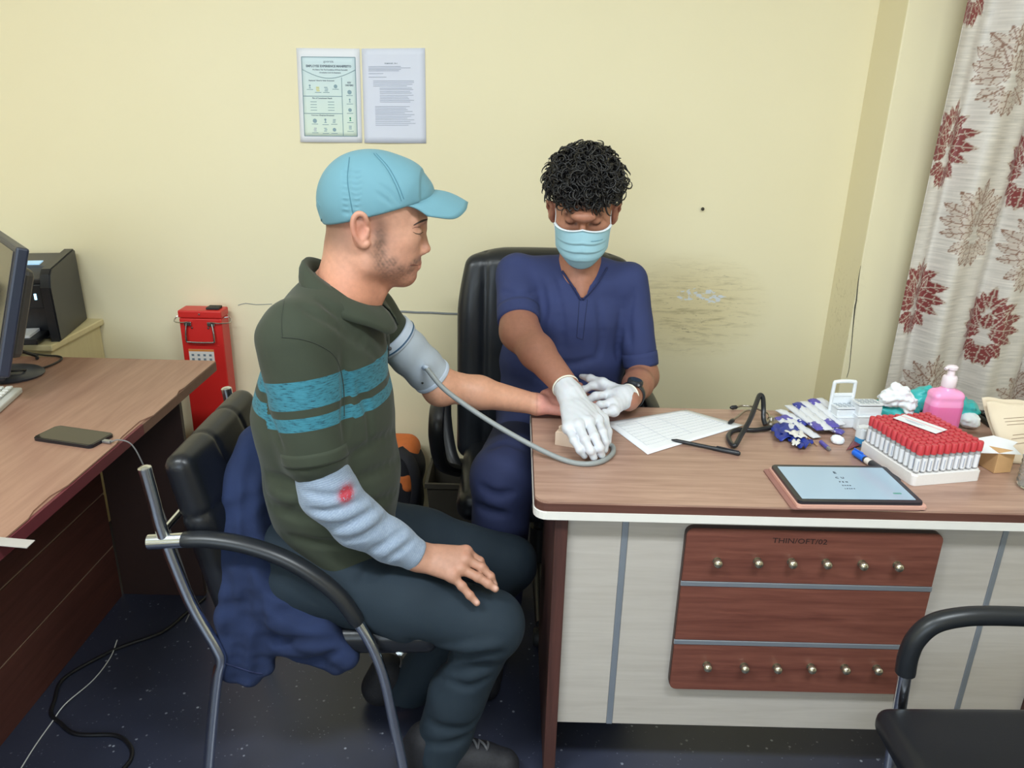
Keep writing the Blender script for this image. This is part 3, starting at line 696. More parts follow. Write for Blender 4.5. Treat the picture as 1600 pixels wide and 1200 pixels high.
# ================================================================== RED METAL BOX
matc('red_enamel', (206, 40, 36), .38, grain=.05, gscale=12); matc('chrome_wire', (190, 190, 188), .25, 1.0); matc('label_white', (226, 220, 214), .6); matc('black_rubber', (34, 34, 34), .6)
rb = empty('red_metal_box', (-1.108, 2.655, 0), 'tall red metal box with wire bail handle standing by the wall', 'box')
rx0, rx1, ry0, ry1, rz = -1.183, -1.033, 2.62, 2.69, .822
box('body', (rx0, ry0, 0), (rx1, ry1, rz-.029), 'red_enamel', rb, .004); box('lid', (rx0-.002, ry0-.002, rz-.028), (rx1+.002, ry1+.002, rz), 'red_enamel', rb, .005)
box('lid_pad', (-1.09, 2.635, rz), (-1.045, 2.675, rz+.008), 'black_rubber', rb, .002)
yf = ry0-.002; xl, xr = rx0+.032, rx1-.036
tube('bail_handle', [(xl-.004, yf-.006, .776), (xl-.008, yf-.010, .745), (xl-.008, yf-.012, .717), (xl, yf-.012, .710), (xr, yf-.012, .710), (xr+.008, yf-.012, .717), (xr+.008, yf-.010, .745), (xr+.004, yf-.006, .776)], .0032, 'chrome_wire', rb, 8, 3)
for sx, xx in ((-1, xl), (1, xr)):
    box('clasp', (xx-.013, yf-.008, .768), (xx+.013, yf, .783), 'chrome_wire', rb, .002); bm = bmesh.new(); lathe(bm, [(0, 0), (.004, 0), (.003, .003), (0, .0035)], 8, (xx-sx*.012, yf, .760), rotm(math.pi/2)); from_bm('rivet', bm, 'chrome_wire', rb, True)
    e = rx0 if sx < 0 else rx1
    tube('wire_hook', [(xx, yf-.006, .782), (e-sx*.01, yf-.008, .780), (e+sx*.024, yf+.015, .778), (e+sx*.018, yf+.035, .792), (e-sx*.006, yf+.03, .790)], .0022, 'chrome_wire', rb, 6, 3)
bm = bmesh.new(); lathe(bm, [(0, 0), (.004, 0), (.003, .003), (0, .0035)], 8, (-1.108, ry0-.002, rz-.012), rotm(math.pi/2)); from_bm('rivet', bm, 'chrome_wire', rb, True)
for x0_, x1_ in ((-1.165, -1.115), (-1.10, -1.05)): box('ridge', (x0_, ry0-.002, .693), (x1_, ry0+.001, .697), 'red_enamel', rb, .001)
lb = box('sticker', (-1.162, ry0-.0012, .630), (-1.072, ry0-.0002, .680), 'label_white', rb, 0)
matc('sticker_orange', (214, 130, 60), .6); box('sticker_band', (-1.162, ry0-.0016, .672), (-1.072, ry0-.0012, .680), 'sticker_orange', lb, 0)
for i in range(4):
    for j in range(2): box('sticker_mark', (-1.153+i*.021, ry0-.0016, .638+j*.016), (-1.144+i*.021, ry0-.0012, .646+j*.016), 'print_dark', lb, 0)

# ================================================================== CHAIRS
matc('chrome_tube', (224, 230, 240), .17, 1.0); matc('black_leatherette', (22, 24, 30), .34, grain=.1, bump=.15, gscale=220); matc('black_arm_plastic', (30, 33, 38), .36); matc('seam_grey', (60, 62, 66), .5)
def cushion(name, hs, rr, M, m, parent, crown=.012, h=.006, seams=()):
    s = SDF(-np.array(hs)-.04, np.array(hs)+.04, h); s.rbox((0, 0, 0), hs, rr, 0)
    s.warp(lambda X, Y, Z: -crown*np.clip(1-(X/hs[0])**2, 0, 1)*np.clip(1-(Y/hs[1])**2, 0, 1)+0*Z)
    for ax, v in seams:
        s.warp(lambda X, Y, Z, ax=ax, v=v: .004*np.exp(-(((X if ax == 0 else Y)-v)/.006)**2)+0*X+0*Y+0*Z)
    V, Fq = s.mesh(); Mn = np.array(M); V = V @ Mn[:3, :3].T+Mn[:3, 3]; return mesh_np(name, V, Fq, m, parent)
def visitor_chair(yn, yf):
    r = empty('visitor_chair', (-.45, (yn+yf)/2, 0), 'chrome visitor chair with black padded back that the capped man sits on', 'chair')
    post = lambda y: [A(-.716, y, .845), A(-.700, y, .70), A(-.665, y, .54), A(-.622, y, .42), A(-.616, y, .385), A(-.628, y, .34), A(-.655, y, .20), A(-.690, y, .0)]
    for y in (yn, yf):
        tube('rear_leg', [post(y)[0], post(y)[0]*.5+post(y)[1]*.5]+post(y)[1:], .0125, 'chrome_tube', r, 14, 5)
        bm = bmesh.new(); lathe(bm, [(0, .004), (.008, .003), (.0128, -.001), (.0128, -.01)], 14, post(y)[0], rotm(0, -.1)); from_bm('tube_cap', bm, 'chrome_tube', r, True)
        fr = [(-.712, .677), (-.66, .683), (-.60, .684), (-.53, .672), (-.46, .645), (-.40, .605), (-.35, .555), (-.312, .49), (-.282, .42), (-.262, .34), (-.245, .22), (-.228, .10), (-.222, .0)]
        tube('front_leg', [A(x, y, z) for x, z in fr], .0115, 'chrome_tube', r, 14, 4)
        pts = catmull([A(x, y, z+.002) for x, z in fr[1:8]], 5); pts[:, 1] += 0
        bm = bmesh.new(); sweep(bm, pts, np.concatenate([[.0145], np.full(len(pts)-2, .0165), [.0135]]), 14, flat=1.25, up=(0, 0, 1)); from_bm('armrest_pad', bm, 'black_arm_plastic', r, True)
        tube('arm_bracket', [A(-.730, y, .677), A(-.655, y, .684)], .0160, 'chrome_tube', r, 14, 0)
        [(lambda bm: (lathe(bm, [(.0, 0), (.017, 0), (.018, .012), (.013, .016)], 14, (xx, y, .0)), from_bm('foot_cap', bm, 'black_rubber', r, True)))(bmesh.new()) for xx in (-.222, -.690)]
    tube('cross_bar', [A(-.700, yn, .70), A(-.690, yf, .70)], .008, 'chrome_tube', r, 10, 0)
    tube('seat_rail', [A(-.617, yn, .395), A(-.617, yf, .395)], .010, 'chrome_tube', r, 10, 0); tube('seat_rail', [A(-.283, yn, .41), A(-.283, yf, .41)], .010, 'chrome_tube', r, 10, 0)
    ym = (yn+yf)/2; hw = (yf-yn)/2-.018
    # backrest: local x = width(y), y = height, z = thickness
    B = frame(A(-.628, ym, .645), (0, 1, 0), (-.20, 0, 1)); cushion('backrest', (hw, .215, .030), .028, B, 'black_leatherette', r, .022, .006, [(0, -.07), (0, .07), (1, .08)])
    S = frame(A(-.385, ym, .415), (1, 0, .03), (0, 1, 0)); cushion('seat', (.235, hw, .030), .024, S, 'black_leatherette', r, .012, .006)
    return r
VC = visitor_chair(1.352, 1.80)
def visitor_chair2():
    r = empty('visitor_chair', (1.0, .93, 0), 'black visitor chair with curved tube arm in front of the hook board', 'chair')
    for y in (1.205, .66):
        path = [(1.27, .80), (1.23, .70), (1.18, .66), (1.10, .656), (1.0, .655), (.90, .655), (.845, .650), (.800, .634), (.775, .600), (.768, .560), (.770, .52), (.776, .43), (.784, .30), (.800, .15), (.812, 0)]
        tube('frame_tube', [A(x, y, z) for x, z in path], .0125, 'chrome_tube', r, 14, 5)
        pts = catmull([A(x, y, z) for x, z in path[3:11]], 6); bm = bmesh.new(); sweep(bm, pts, .0185, 14); from_bm('armrest_pad', bm, 'black_arm_plastic', r, True)
        tube('rear_leg', [A(1.27, y, .86), A(1.22, y, .72), A(1.16, y, .45), A(1.18, y, .3), A(1.24, y, 0)], .0125, 'chrome_tube', r, 12, 5)
    tube('seat_rail', [A(.777, 1.205, .415), A(.777, .66, .415)], .010, 'chrome_tube', r, 10, 0); tube('seat_rail', [A(1.16, 1.205, .42), A(1.16, .66, .42)], .010, 'chrome_tube', r, 10, 0)
    cushion('seat', (.255, .252, .030), .026, frame(A(.965, .9325, .440), (1, 0, .02), (0, 1, 0)), 'black_leatherette', r, .014, .007)
    cushion('backrest', (.25, .2, .028), .026, frame(A(1.215, .9325, .73), (0, 1, 0), (.25, 0, 1)), 'black_leatherette', r, .016, .007)
visitor_chair2()
matc('office_leather', (30, 33, 38), .36, grain=.08, bump=.1, gscale=160); matc('office_plastic', (32, 33, 36), .42)
def office_chair():
    cx = .10; r = empty('office_chair', (cx, 2.28, 0), 'black high-back swivel chair behind the examination desk', 'chair')
    s = SDF((-.36, -.10, -.42), (.36, .16, .42), .007)
    s.rbox((0, .0, 0), (.275, .05, .34), .048, 0)
    s.warp(lambda X, Y, Z: -.022*np.clip(1-(X/.27)**2, 0, 1)*np.clip(1-(Z/.34)**4, 0, 1)+0*Y)
    s.warp(lambda X, Y, Z: .05*np.clip((np.abs(X)-.12)/.15, 0, 1)**2*np.clip((Z-.13)/.21, 0, 1)**2+0*Y)
    s.warp(lambda X, Y, Z: .006*np.exp(-((np.abs(X)-.19)/.010)**2)*(Y < 0)+0*Z)
    V, Fq = s.mesh(); V[:, 1] += .10*(V[:, 0]/.3)**2*-.6+.10*np.clip(V[:, 2], -.4, .4)*.6; V = V+A(cx, 2.36, .775); mesh_np('backrest', V, Fq, 'office_leather', r)
    bmS = bmesh.new(); bx(bmS, (.50, .02, .60), (cx, 2.435, .765), rotm(-.06), .008); from_bm('back_shell', bmS, 'office_plastic', r)
    cushion('seat', (.25, .24, .045), .04, frame(A(cx, 2.14, .455), (1, 0, 0), (0, 1, 0)), 'office_leather', r, .015, .007)
    for sg in (-1, 1):
        x = cx+sg*.315
        arm = catmull([A(x-sg*.05, 2.20, .43), A(x-sg*.01, 2.10, .50), A(x, 2.04, .60), A(x, 2.03, .66), A(x, 2.07, .695), A(x, 2.16, .70), A(x, 2.26, .69), A(x, 2.31, .655), A(x, 2.29, .58), A(x-sg*.02, 2.24, .48), A(x-sg*.05, 2.20, .43)], 6)
        bm = bmesh.new(); sweep(bm, arm, .019, 10, flat=1.2); from_bm('armrest', bm, 'office_plastic', r, True)
    bm = bmesh.new(); lathe(bm, [(0, .09), (.03, .09), (.03, .25), (.02, .25), (.02, .40), (0, .40)], 16, (cx, 2.18, 0)); from_bm('gas_column', bm, 'office_plastic', r, True)
    box('mechanism', (cx-.11, 2.06, .385), (cx+.11, 2.30, .412), 'office_plastic', r, .006)
    for k in range(5):
        a = 2*math.pi*k/5+.95; d = A(math.cos(a), math.sin(a), 0); o = A(cx, 2.18, 0)
        tube('base_leg', [o+A(0, 0, .11), o+d*.14+A(0, 0, .10), o+d*.27+A(0, 0, .075)], [.024, .02, .015], 'office_plastic', r, 10, 4)
        bm = bmesh.new(); lathe(bm, [(0, -.02), (.024, -.02), (.028, -.014), (.028, .014), (.024, .02), (0, .02)], 16, o+d*.27+A(0, 0, .0285), rotm(math.pi/2, 0, a)); from_bm('caster', bm, 'black_rubber', r, True)
office_chair()
# bag and dark bin by the wall, seen past the patient
matc('orange_fabric', (206, 110, 52), .7, grain=.1, gscale=80, bump=.2); matc('dark_fabric', (26, 26, 34), .8, grain=.15, gscale=80, bump=.2); matc('bin_plastic', (58, 54, 46), .6, grain=.1)
bg = empty('backpack', (-.42, 2.55, 0), 'orange and black backpack slumped against the wall behind the patient', 'bag')
s = SDF((-.64, 2.36, -.02), (-.26, 2.74, .42), .008)
s.rbox((-.46, 2.58, .16), (.13, .085, .16), .06, 0).rbox((-.44, 2.57, .27), (.10, .08, .09), .06, .05).warp(lambda X, Y, Z: .006*np.sin(30*X+20*Z)*np.sin(25*Z+9*Y))
V, Fq = s.mesh(); mesh_np('body', V, Fq, 'dark_fabric', bg)
s = SDF((-.60, 2.40, .18), (-.28, 2.72, .42), .007); s.rbox((-.425, 2.585, .30), (.09, .075, .07), .05, 0).rbox((-.40, 2.52, .235), (.055, .04, .05), .03, .03)
V, Fq = s.mesh(); mesh_np('flap', V, Fq, 'orange_fabric', bg)
tube('strap', [A(-.40, 2.50, .36), A(-.355, 2.47, .33), A(-.335, 2.465, .25), A(-.345, 2.47, .15), A(-.37, 2.49, .08)], .012, 'dark_fabric', bg, 8, 6, flat=2.2)
bn = empty('floor_bin', (-.2, 2.5, 0), 'dark plastic tub on the floor by the wall behind the swivel chair', 'bin')
bm = bmesh.new(); lathe(bm, [(0, 0), (.115, 0), (.14, .26), (.15, .262), (.15, .28), (.135, .28), (.112, .02), (0, .02)], 4, (-.19, 2.50, 0), rotm(0, 0, math.pi/4)); from_bm('tub', bm, 'bin_plastic', bn)
# ================================================================== PEOPLE
from mathutils.bvhtree import BVHTree
class Surf:
    def __init__(s, V, Fq): s.t = BVHTree.FromPolygons([tuple(v) for v in V], [tuple(int(i) for i in f) for f in Fq])
    def hit(s, px, py, off=.0):
        p, n, i, d = s.t.ray_cast(Vector(tuple(CAM)), Vector(tuple(ray(px, py))).normalized())
        return None if p is None else np.array(p)+np.array(n)*off
    def near(s, q, off=.0):
        p, n, i, d = s.t.find_nearest(Vector(tuple(float(x) for x in q))); return np.array(p)+np.array(n)*off
    def path(s, pts, off=.0, n=8):
        P2 = catmull(pts, n); out = [s.hit(x, y, off) for x, y in P2]; return [q for q in out if q is not None]
def carve(s, paths, k=.016, sign=1):
    """soft folds: paths of pixels on the surface already built; (pts, r) grooves, negative r = ridge"""
    V, Fq = s.mesh(); sf = Surf(V, Fq)
    for pts, r in paths:
        a = abs(r); q = sf.path(pts, a*.75 if r > 0 else -a*.55, 4)
        if len(q) < 2: continue
        n = len(q); rs = [a*(.35+.65*math.sin(math.pi*(i+.5)/n)) for i in range(n)]
        s.chain(q, rs, k, 'sub' if r > 0 else 'add')
def skin_mat(name, rough=.5):
    m = mat(name, (.6, .4, .3), rough, Subsurface_Weight=.12, Subsurface_Radius=(.012, .005, .003), Subsurface_Scale=.5); t = NT(m)
    c = t.attr('Col').outputs['Color']; v = t.coords('Object'); n = t.noise(v, 90, 4)
    t.color(t.mix(1.0, c, t.ramp(n, [(.3, .92), (.7, 1.06)]), 'MULTIPLY')); t.bump(t.noise(v, 420, 3), .12, .0006); return m
skin_mat('skin_light'); skin_mat('skin_brown')
def fabric(name, srgb, rough=.85, weave=700, bump=.25, grain=.06, sheen=.1):
    m = mat(name, L(srgb), rough, Sheen_Weight=sheen); t = NT(m); v = t.coords('Object'); n = t.noise(v, 14, 4); c = L(srgb)
    t.color(t.mix(n, tuple(x*(1-grain*2) for x in c), tuple(x*(1+grain*2) for x in c))); t.bump(t.noise(v, weave, 2), bump, .0008); return m
fabric('trouser_cloth', (23, 38, 50), .85, sheen=0); fabric('scrub_cloth', (44, 54, 98), .85, sheen=0); fabric('scrub_dark', (34, 42, 78), .85, sheen=0); fabric('cap_cloth', (102, 148, 162), .75, 900, .2, .03); fabric('fleece_navy', (27, 41, 76), .95, 300, .4, .08, .0)
matc('glove_latex', (206, 208, 214), .45, grain=.02, Subsurface_Weight=.1); matc('shoe_black', (26, 26, 32), .7, grain=.8, gscale=160, bump=.5); matc('shoe_lace', (78, 78, 82), .8)
def polo_mat():
    m = mat('polo_cotton', (.1, .12, .08), .85, Sheen_Weight=.1); t = NT(m); a = t.attr('st').outputs['Fac']; v = t.coords('Object')
    ol = L((48, 55, 41)); n = t.noise(v, 12, 4); base = t.mix(n, tuple(x*.88 for x in ol), tuple(x*1.12 for x in ol))
    vs = t.coords('Object', (1, 1, 6)); hn = t.noise(vs, 60, 4, .7)
    teal = t.ramp(hn, [(.36, L((26, 70, 84))), (.47, L((44, 112, 130))), (.7, L((58, 128, 146)))])
    z1, z2, z3, z4 = 1.026, .972, .956, .930
    def band(hi, lo): return t.math('MULTIPLY', t.math('LESS_THAN', a, hi), t.math('GREATER_THAN', a, lo))
    t.color(t.mix(t.math('ADD', band(z1, z2), band(z3, z4)), base, teal)); t.bump(t.noise(v, 800, 2), .3, .0008); return m
polo_mat()
def knit_mat():
    m = mat('grey_knit', L((150, 164, 184)), .9, Sheen_Weight=.2); t = NT(m); a = t.attr('ax').outputs['Fac']; v = t.coords('Object')
    w = t.node('ShaderNodeTexWave', wave_type='BANDS'); w.inputs['Scale'].default_value = 1.0; w.inputs['Distortion'].default_value = .6
    cb = t.node('ShaderNodeCombineXYZ'); t.link(t.math('MULTIPLY', a, 75), cb.inputs[0]); t.link(cb.outputs[0], w.inputs['Vector'])
    n = t.noise(v, 260, 3); b = t.mix(n, L((114, 130, 154)), L((162, 175, 192))); b = t.mix(t.math('MULTIPLY', w.outputs[1], .28), b, L((112, 126, 150)))
    red = t.attr('red').outputs['Fac']; rd = t.math('MULTIPLY', t.ramp(t.noise(v, 210, 3, .7), [(.34, 0), (.44, 1)]), red); b = t.mix(rd, b, L((172, 52, 66)))
    t.color(b); t.bump(w.outputs[1], .25, .001); return m
knit_mat()
T = PY
def orient(V, Fq): return V, Fq
def blob(c, P, r): return np.exp(-(((P-np.array(c))**2).sum(1))/(r*r))
def hand_sdf(s, wrist, mcps, fingers, thumb, k=.006, pr=.0115, wr=.021, fr=(.0108, .0099, .0091, .0078), glove=0.0):
    """wrist point, 4 knuckles, 4 finger chains (knuckle..tip), thumb chain"""
    g = glove; w = np.array(wrist); ms = np.array(mcps)
    side = ms[0]-ms[3]; side = side/np.linalg.norm(side)
    for i in range(4):
        wi = w+side*(1.5-i)*.0095
        s.rc(wi, ms[i], wr*.62+g, pr+g, .014)
    for i in range(3): s.rc((w*.55+ms[i]*.45), (w*.1+(ms[i]+ms[i+1])/2*.9), pr*.95+g, pr*.8+g, .014)
    for i, f in enumerate(fingers):
        f = [np.array(q) for q in f]; rr = np.array(fr)*(1.0, 1.04, 1.0, .93)[i]+g
        L_ = [f[0]]+f[1:]
        s2 = SDF.__new__(SDF); s2.h = s.h; s2.lo = s.lo; s2.ax = s.ax; s2.d = np.full(s.d.shape, .3, np.float32)
        s2.chain(L_, rr, .003)
        s2.ell(L_[1], [rr[1]*1.06]*3, .004); s2.ell(L_[2], [rr[2]*1.05]*3, .004)
        a, b = s.d, s2.d; q = np.minimum(np.abs(a-b), .0045); kk = .0045
        h = np.maximum(kk-np.abs(a-b), 0)/kk; s.d = np.minimum(a, b)-h*h*kk*.25
        s.ell(ms[i], [pr*1.05+g, pr*1.05+g, pr*1.05+g], .008)
    th = [np.array(q) for q in thumb]; s.chain(th, np.array([.016, .0115, .0100, .0078])+g, .010)

# ------------------------------------------------------------------ the seated patient
pat = empty('person', (-.42, 1.57, 0), 'seated man in blue cap and olive polo having his arm measured', 'person')
Hc = T(585, 350, 1.57); nv = A(Hc[0], Hc[1], 0); nv /= np.linalg.norm(nv); fv = A(nv[1], -nv[0], 0); RH = np.array([fv, nv, [0, 0, 1.]])
def H(px, py, lat=0.0):
    d = ray(px, py); t = (np.dot(Hc-CAM, nv)+lat)/np.dot(d, nv); return CAM+d*t
def Hm(px, py, lat):   # mirror of the near-side point
    p = H(px, py, lat); return p-2*np.dot(p-Hc, nv)*nv
def patient_head():
    s = SDF(Hc-A(.19, .16, .24), Hc+A(.19, .16, .16), .0026)
    s.ell(H(578, 314), (.097, .077, .088), 0, R=RH)
    s.ell(H(612, 330), (.062, .066, .056), .03, R=RH)
    s.rc(H(616, 352), H(611, 398), .050, .041, .02, n=nv, sc=1.22)
    s.ell(H(632, 407), (.028, .030, .028), .02, R=RH)
    s.rc(H(640, 352), H(637, 400), .026, .024, .02, n=nv, sc=1.45)
    s.ell(H(633, 430), (.0215, .024, .0175), .018, R=RH)
    for sg in (-1, 1):
        q = (lambda px, py, l: H(px, py, -l)) if sg < 0 else (lambda px, py, l: Hm(px, py, -l))
        s.rc(q(577, 412, .047), q(627, 432, .014), .018, .0145, .030)
        s.rc(q(577, 380, .055), q(577, 412, .048), .018, .018, .03)
        s.ell(q(628, 376, .044), (.026, .017, .017), .03, R=RH); s.ell(q(618, 402, .036), (.030, .020, .026), .03, R=RH)
        s.ell(q(664, 358, .034), (.014, .022, .0110), .010, 'sub', R=RH)
        s.rc(q(648, 344, .046), q(661, 341, .014), .0085, .0085, .014)
        s.ell(q(650, 360.5, .0330), (.0120, .0150, .0105), .003, R=RH)
        s.ell(q(659, 393, .010), (.011, .0075, .0075), .006, R=RH)
        s.rc(q(640, 414, .022), q(654, 411.5, .003), .0030, .0052, .006); s.rc(q(640, 415, .021), q(652.5, 418.5, .003), .0030, .0056, .006)
        s.rc(q(644, 414.3, .026), q(662, 414.6, .0), .0011, .0016, .003, 'sub')
        # ear
        s.ell(q(563, 360, .075), (.0175, .010, .0335), .006, R=RH)
        ear = [q(574, 350, .080), q(570, 338, .084), q(560, 334, .086), q(552, 343, .087), q(552, 360, .086), q(558, 374, .083), q(568, 384, .079), q(575, 380, .077)]
        ear = catmull(ear, 4); s.chain(ear, np.interp(np.linspace(0, 7, len(ear)), range(8), [.0035, .0042, .0045, .0045, .0044, .0046, .0056, .0045]), .004)
        s.ell(q(567, 362, .088), (.0095, .009, .016), .005, 'sub', R=RH); s.ell(q(563, 346, .088), (.006, .005, .007), .004, 'sub', R=RH)
        s.rc(q(575, 360, .078), q(574, 368, .078), .0045, .004, .004)
    s.rc(H(659, 352), H(665, 386), .0052, .0080, .008); s.ell(H(666, 389), (.0090, .0085, .0080), .006, R=RH); s.rc(H(659, 345), H(661, 356), .009, .0065, .010)
    s.rc(H(651, 424), H(655, 426), .004, .005, .006, 'sub')
    s.rc(H(552, 385), H(545, 450), .058, .060, .03); s.rc(H(545, 450), T(525, 500, 1.57), .060, .085, .03); s.rc(H(600, 440), T(580, 475, 1.57), .012, .014, .03)
    return s.mesh()
V, Fq = patient_head(); PHEAD = Surf(V, Fq)
def col_head(V):
    P = V; c = np.tile(np.array(L((202, 150, 126))), (len(P), 1))
    rel = P-Hc; f = rel @ fv; n = np.abs(rel @ nv); z = rel[:, 2]
    def tint(col, w):
        nonlocal c; w = np.clip(w, 0, 1)[:, None]; c = c*(1-w)+np.array(L(col))*w
    def both(px, py, lat): return H(px, py, lat), Hm(px, py, lat)
    tint((208, 142, 116), .6*sstep(-.02, -.13, z))
    # cropped hair around the sides and nape, stubble on jaw, lip and chin
    e = H(560, 345); hair = sstep(.02, -.05, f-(np.dot(e-Hc, fv)))*sstep(H(520, 400)[2], H(520, 362)[2], P[:, 2]); tint((122, 90, 74), .8*hair)
    sb = np.maximum(blob(H(594, 350, -.07), P, .017), blob(Hm(594, 350, -.07), P, .017)); sb = np.maximum(sb, np.maximum(blob(H(596, 372, -.066), P, .015), blob(Hm(596, 372, -.066), P, .015))); tint((100, 76, 64), .6*sb)
    jaw = np.zeros(len(P))
    for px, py, r in ((592, 362, .011), (592, 378, .013), (594, 394, .016), (598, 410, .019), (608, 424, .019), (622, 432, .019), (636, 436, .018), (648, 432, .013), (655, 405, .0075), (649, 406, .008), (643, 411, .008), (640, 421, .012), (612, 408, .013), (625, 420, .013)):
        q = H(px, py, -.045 if px < 630 else -.02); jaw = np.maximum(jaw, np.exp(-(((f-(q-Hc) @ fv)**2+(z-(q-Hc)[2])**2)/(r*r))))
    noise = .75+.25*snoise(P, 900, 4); tint((98, 80, 72), .80*np.clip(jaw*1.3, 0, 1)*noise)
    for px, py, l, r, w, co in ((652, 349, -.034, .007, .45, (90, 66, 56)), (661, 345, -.022, .007, .5, (90, 66, 56)), (656, 365.5, -.032, .0045, .8, (70, 44, 38)), (650, 366, -.040, .0045, .8, (70, 44, 38)), (653, 366.5, -.025, .0045, .7, (70, 44, 38)), (646, 352, -.040, .010, .25, (150, 96, 78))):
        a, b = both(px, py, l); tint(co, w*np.minimum(1, 1.4*np.maximum(blob(a, P, r), blob(b, P, r))))
    for px, py, l, r in ((646, 413, -.016, .007), (652, 413, -.006, .008), (650, 418, -.008, .007)):
        a, b = both(px, py, l); tint((176, 106, 98), .7*np.maximum(blob(a, P, r), blob(b, P, r)))
    ea, eb = both(560, 360, -.085); tint((216, 136, 116), .5*np.maximum(blob(ea, P, .028), blob(eb, P, .028)))
    tint((190, 122, 100), .4*blob(H(668, 390), P, .012)); ck, ck2 = both(628, 380, -.05); tint((214, 150, 124), .5*np.maximum(blob(ck, P, .02), blob(ck2, P, .02)))
    nk = sstep(H(560, 400)[2], H(560, 440)[2], P[:, 2]); tint((206, 140, 110), .5*nk)
    return c
parts_skin = [(V, Fq, col_head(V))]
# near hand on the thigh
def near_hand():
    w = T(652, 869, 1.43); m = [T(728, 862, 1.462), T(727, 874, 1.443), T(720, 889, 1.424), T(707, 900, 1.408)]
    f = [[m[0], T(749, 877, 1.460), T(757, 891, 1.452), T(760, 903, 1.446)],
         [m[1], T(752, 887, 1.437), T(766, 901, 1.430), T(772, 914, 1.424)],
         [m[2], T(747, 902, 1.414), T(763, 912, 1.408), T(774, 920, 1.404)],
         [m[3], T(722, 916, 1.396), T(734, 930, 1.388), T(745, 942, 1.382)]]
    th = [T(680, 872, 1.455), T(703, 872, 1.482), T(722, 882, 1.490), T(737, 894, 1.490)]
    P = np.array([w]+m+[q for x in f for q in x]+th); s = SDF(P.min(0)-.05, P.max(0)+.03, .0019)
    hand_sdf(s, w, m, f, th, pr=.0130, wr=.027)
    s.rc(T(625, 855, 1.425), w, .027, .024, .02, n=(0, 1, .3), sc=1.15)
    for a in f:   # nails
        d = a[3]-a[2]; d /= np.linalg.norm(d)
    V, Fq = s.mesh(); c = np.tile(np.array(L((178, 131, 109))), (len(V), 1))
    for i, a in enumerate(f):
        d = (a[3]-a[2])/np.linalg.norm(a[3]-a[2]); tip = a[3]+d*.001; b = blob(tip+A(0, -.003, .006), V, .0055)[:, None]; c = c*(1-.7*b)+np.array(L((232, 190, 176)))*.7*b
        for j in (1, 2):
            b = blob(a[j]+A(0, 0, .007), V, .006)[:, None]; c = c*(1-.35*b)+np.array(L((178, 116, 98)))*.35*b
        b = blob(a[0]+A(0, 0, .01), V, .009)[:, None]; c = c*(1-.25*b)+np.array(L((214, 140, 122)))*.25*b
    return V, Fq, c
parts_skin.append(near_hand())
# far arm, palm up on the desk
FS, FE, FW = T(578, 490, 1.74), T(688, 601, 1.82), T(836, 631, 1.872)
def far_arm():
    m = [PZ(884, 617, .787), PZ(889, 626, .785), PZ(890, 635, .783), PZ(886, 644, .781)]
    f = [[m[0], PZ(910, 618, .786), PZ(924, 621, .784), PZ(934, 624, .782)], [m[1], PZ(915, 628, .784), PZ(930, 631, .782), PZ(940, 634, .780)], [m[2], PZ(914, 638, .781), PZ(928, 641, .779), PZ(938, 643, .777)], [m[3], PZ(905, 647, .779), PZ(917, 649, .777), PZ(926, 650, .775)]]
    th = [PZ(852, 618, .800), PZ(876, 605, .806), PZ(893, 600, .806), PZ(907, 602, .800)]
    w = FW+A(.01, 0, -.002); P = np.array([FS, FE, FW]+m+[q for x in f for q in x]+th); s = SDF(P.min(0)-.06, P.max(0)+.05, .0026)
    hand_sdf(s, w, m, f, th, pr=.012, wr=.026)
    mid = FE*.6+FW*.4
    s.rc(FS, FE, .047, .040, .01); s.rc(FE, mid, .041, .040, .02); s.rc(mid, FW, .040, .027, .02, n=(0, 1, 0), sc=1.1); s.ell(FE+A(.0, -.01, -.01), (.042, .042, .042), .02)
    V, Fq = s.mesh(); c = np.tile(np.array(L((216, 160, 132))), (len(V), 1)); t = sstep(FW[0]-.005, FW[0]+.02, V[:, 0])[:, None]; c = c*(1-t)+np.array(L((222, 156, 142)))*t
    b = np.exp(-((V[:, 0]-(FW[0]+.004))/.0025)**2)[:, None]*.35; c = c*(1-b)+np.array(L((160, 96, 80)))*b
    return V, Fq, c
parts_skin.append(far_arm())
# hidden trunk and limbs so that the body is whole
NSH, NEL, NWR = T(463, 535, 1.425), T(512, 768, 1.395), T(650, 867, 1.43)
HIP, MTH, KNE, ANK = T(470, 895, 1.45), T(640, 940, 1.445), T(768, 974, 1.435), T(697, 1170, 1.44)
FHIP, FKNE, FANK = T(515, 815, 1.68), T(796, 880, 1.70), T(612, 1110, 1.66)
def trunk():
    s = SDF((-.66, 1.28, 0), (.06, 1.90, 1.25), .011)
    s.chain([T(525, 470, 1.57), T(512, 530, 1.57), T(508, 640, 1.57), T(520, 740, 1.57), T(525, 830, 1.57)], [.06, .09, .11, .105, .11], .04, n=(0, 1, 0), sc=1.4)
    s.rc(T(540, 440, 1.57), T(525, 480, 1.57), .058, .07, .03); s.rc(NSH, NEL, .045, .035, .04); s.rc(NEL, NWR, .035, .024, .02); s.rc(T(525, 480, 1.57), NSH, .05, .045, .04); s.rc(T(525, 480, 1.57), FS, .05, .045, .04)
    s.chain([HIP, MTH, KNE, ANK], [.07, .062, .048, .032], .03); s.chain([FHIP, FKNE, FANK], [.07, .048, .032], .03); s.rc(HIP, FHIP, .075, .075, .04)
    V, Fq = s.mesh(); return V, Fq, np.tile(np.array(L((206, 150, 122))), (len(V), 1))
parts_skin.append(trunk())
V, Fq = cat_meshes([(a, b) for a, b, c in parts_skin]); BODY = mesh_np('body', V, Fq, 'skin_light', pat, True, cols=np.vstack([c for a, b, c in parts_skin]))
matc('dark_hair', (70, 52, 44), .8); matc('lip_line', (110, 58, 52), .6)
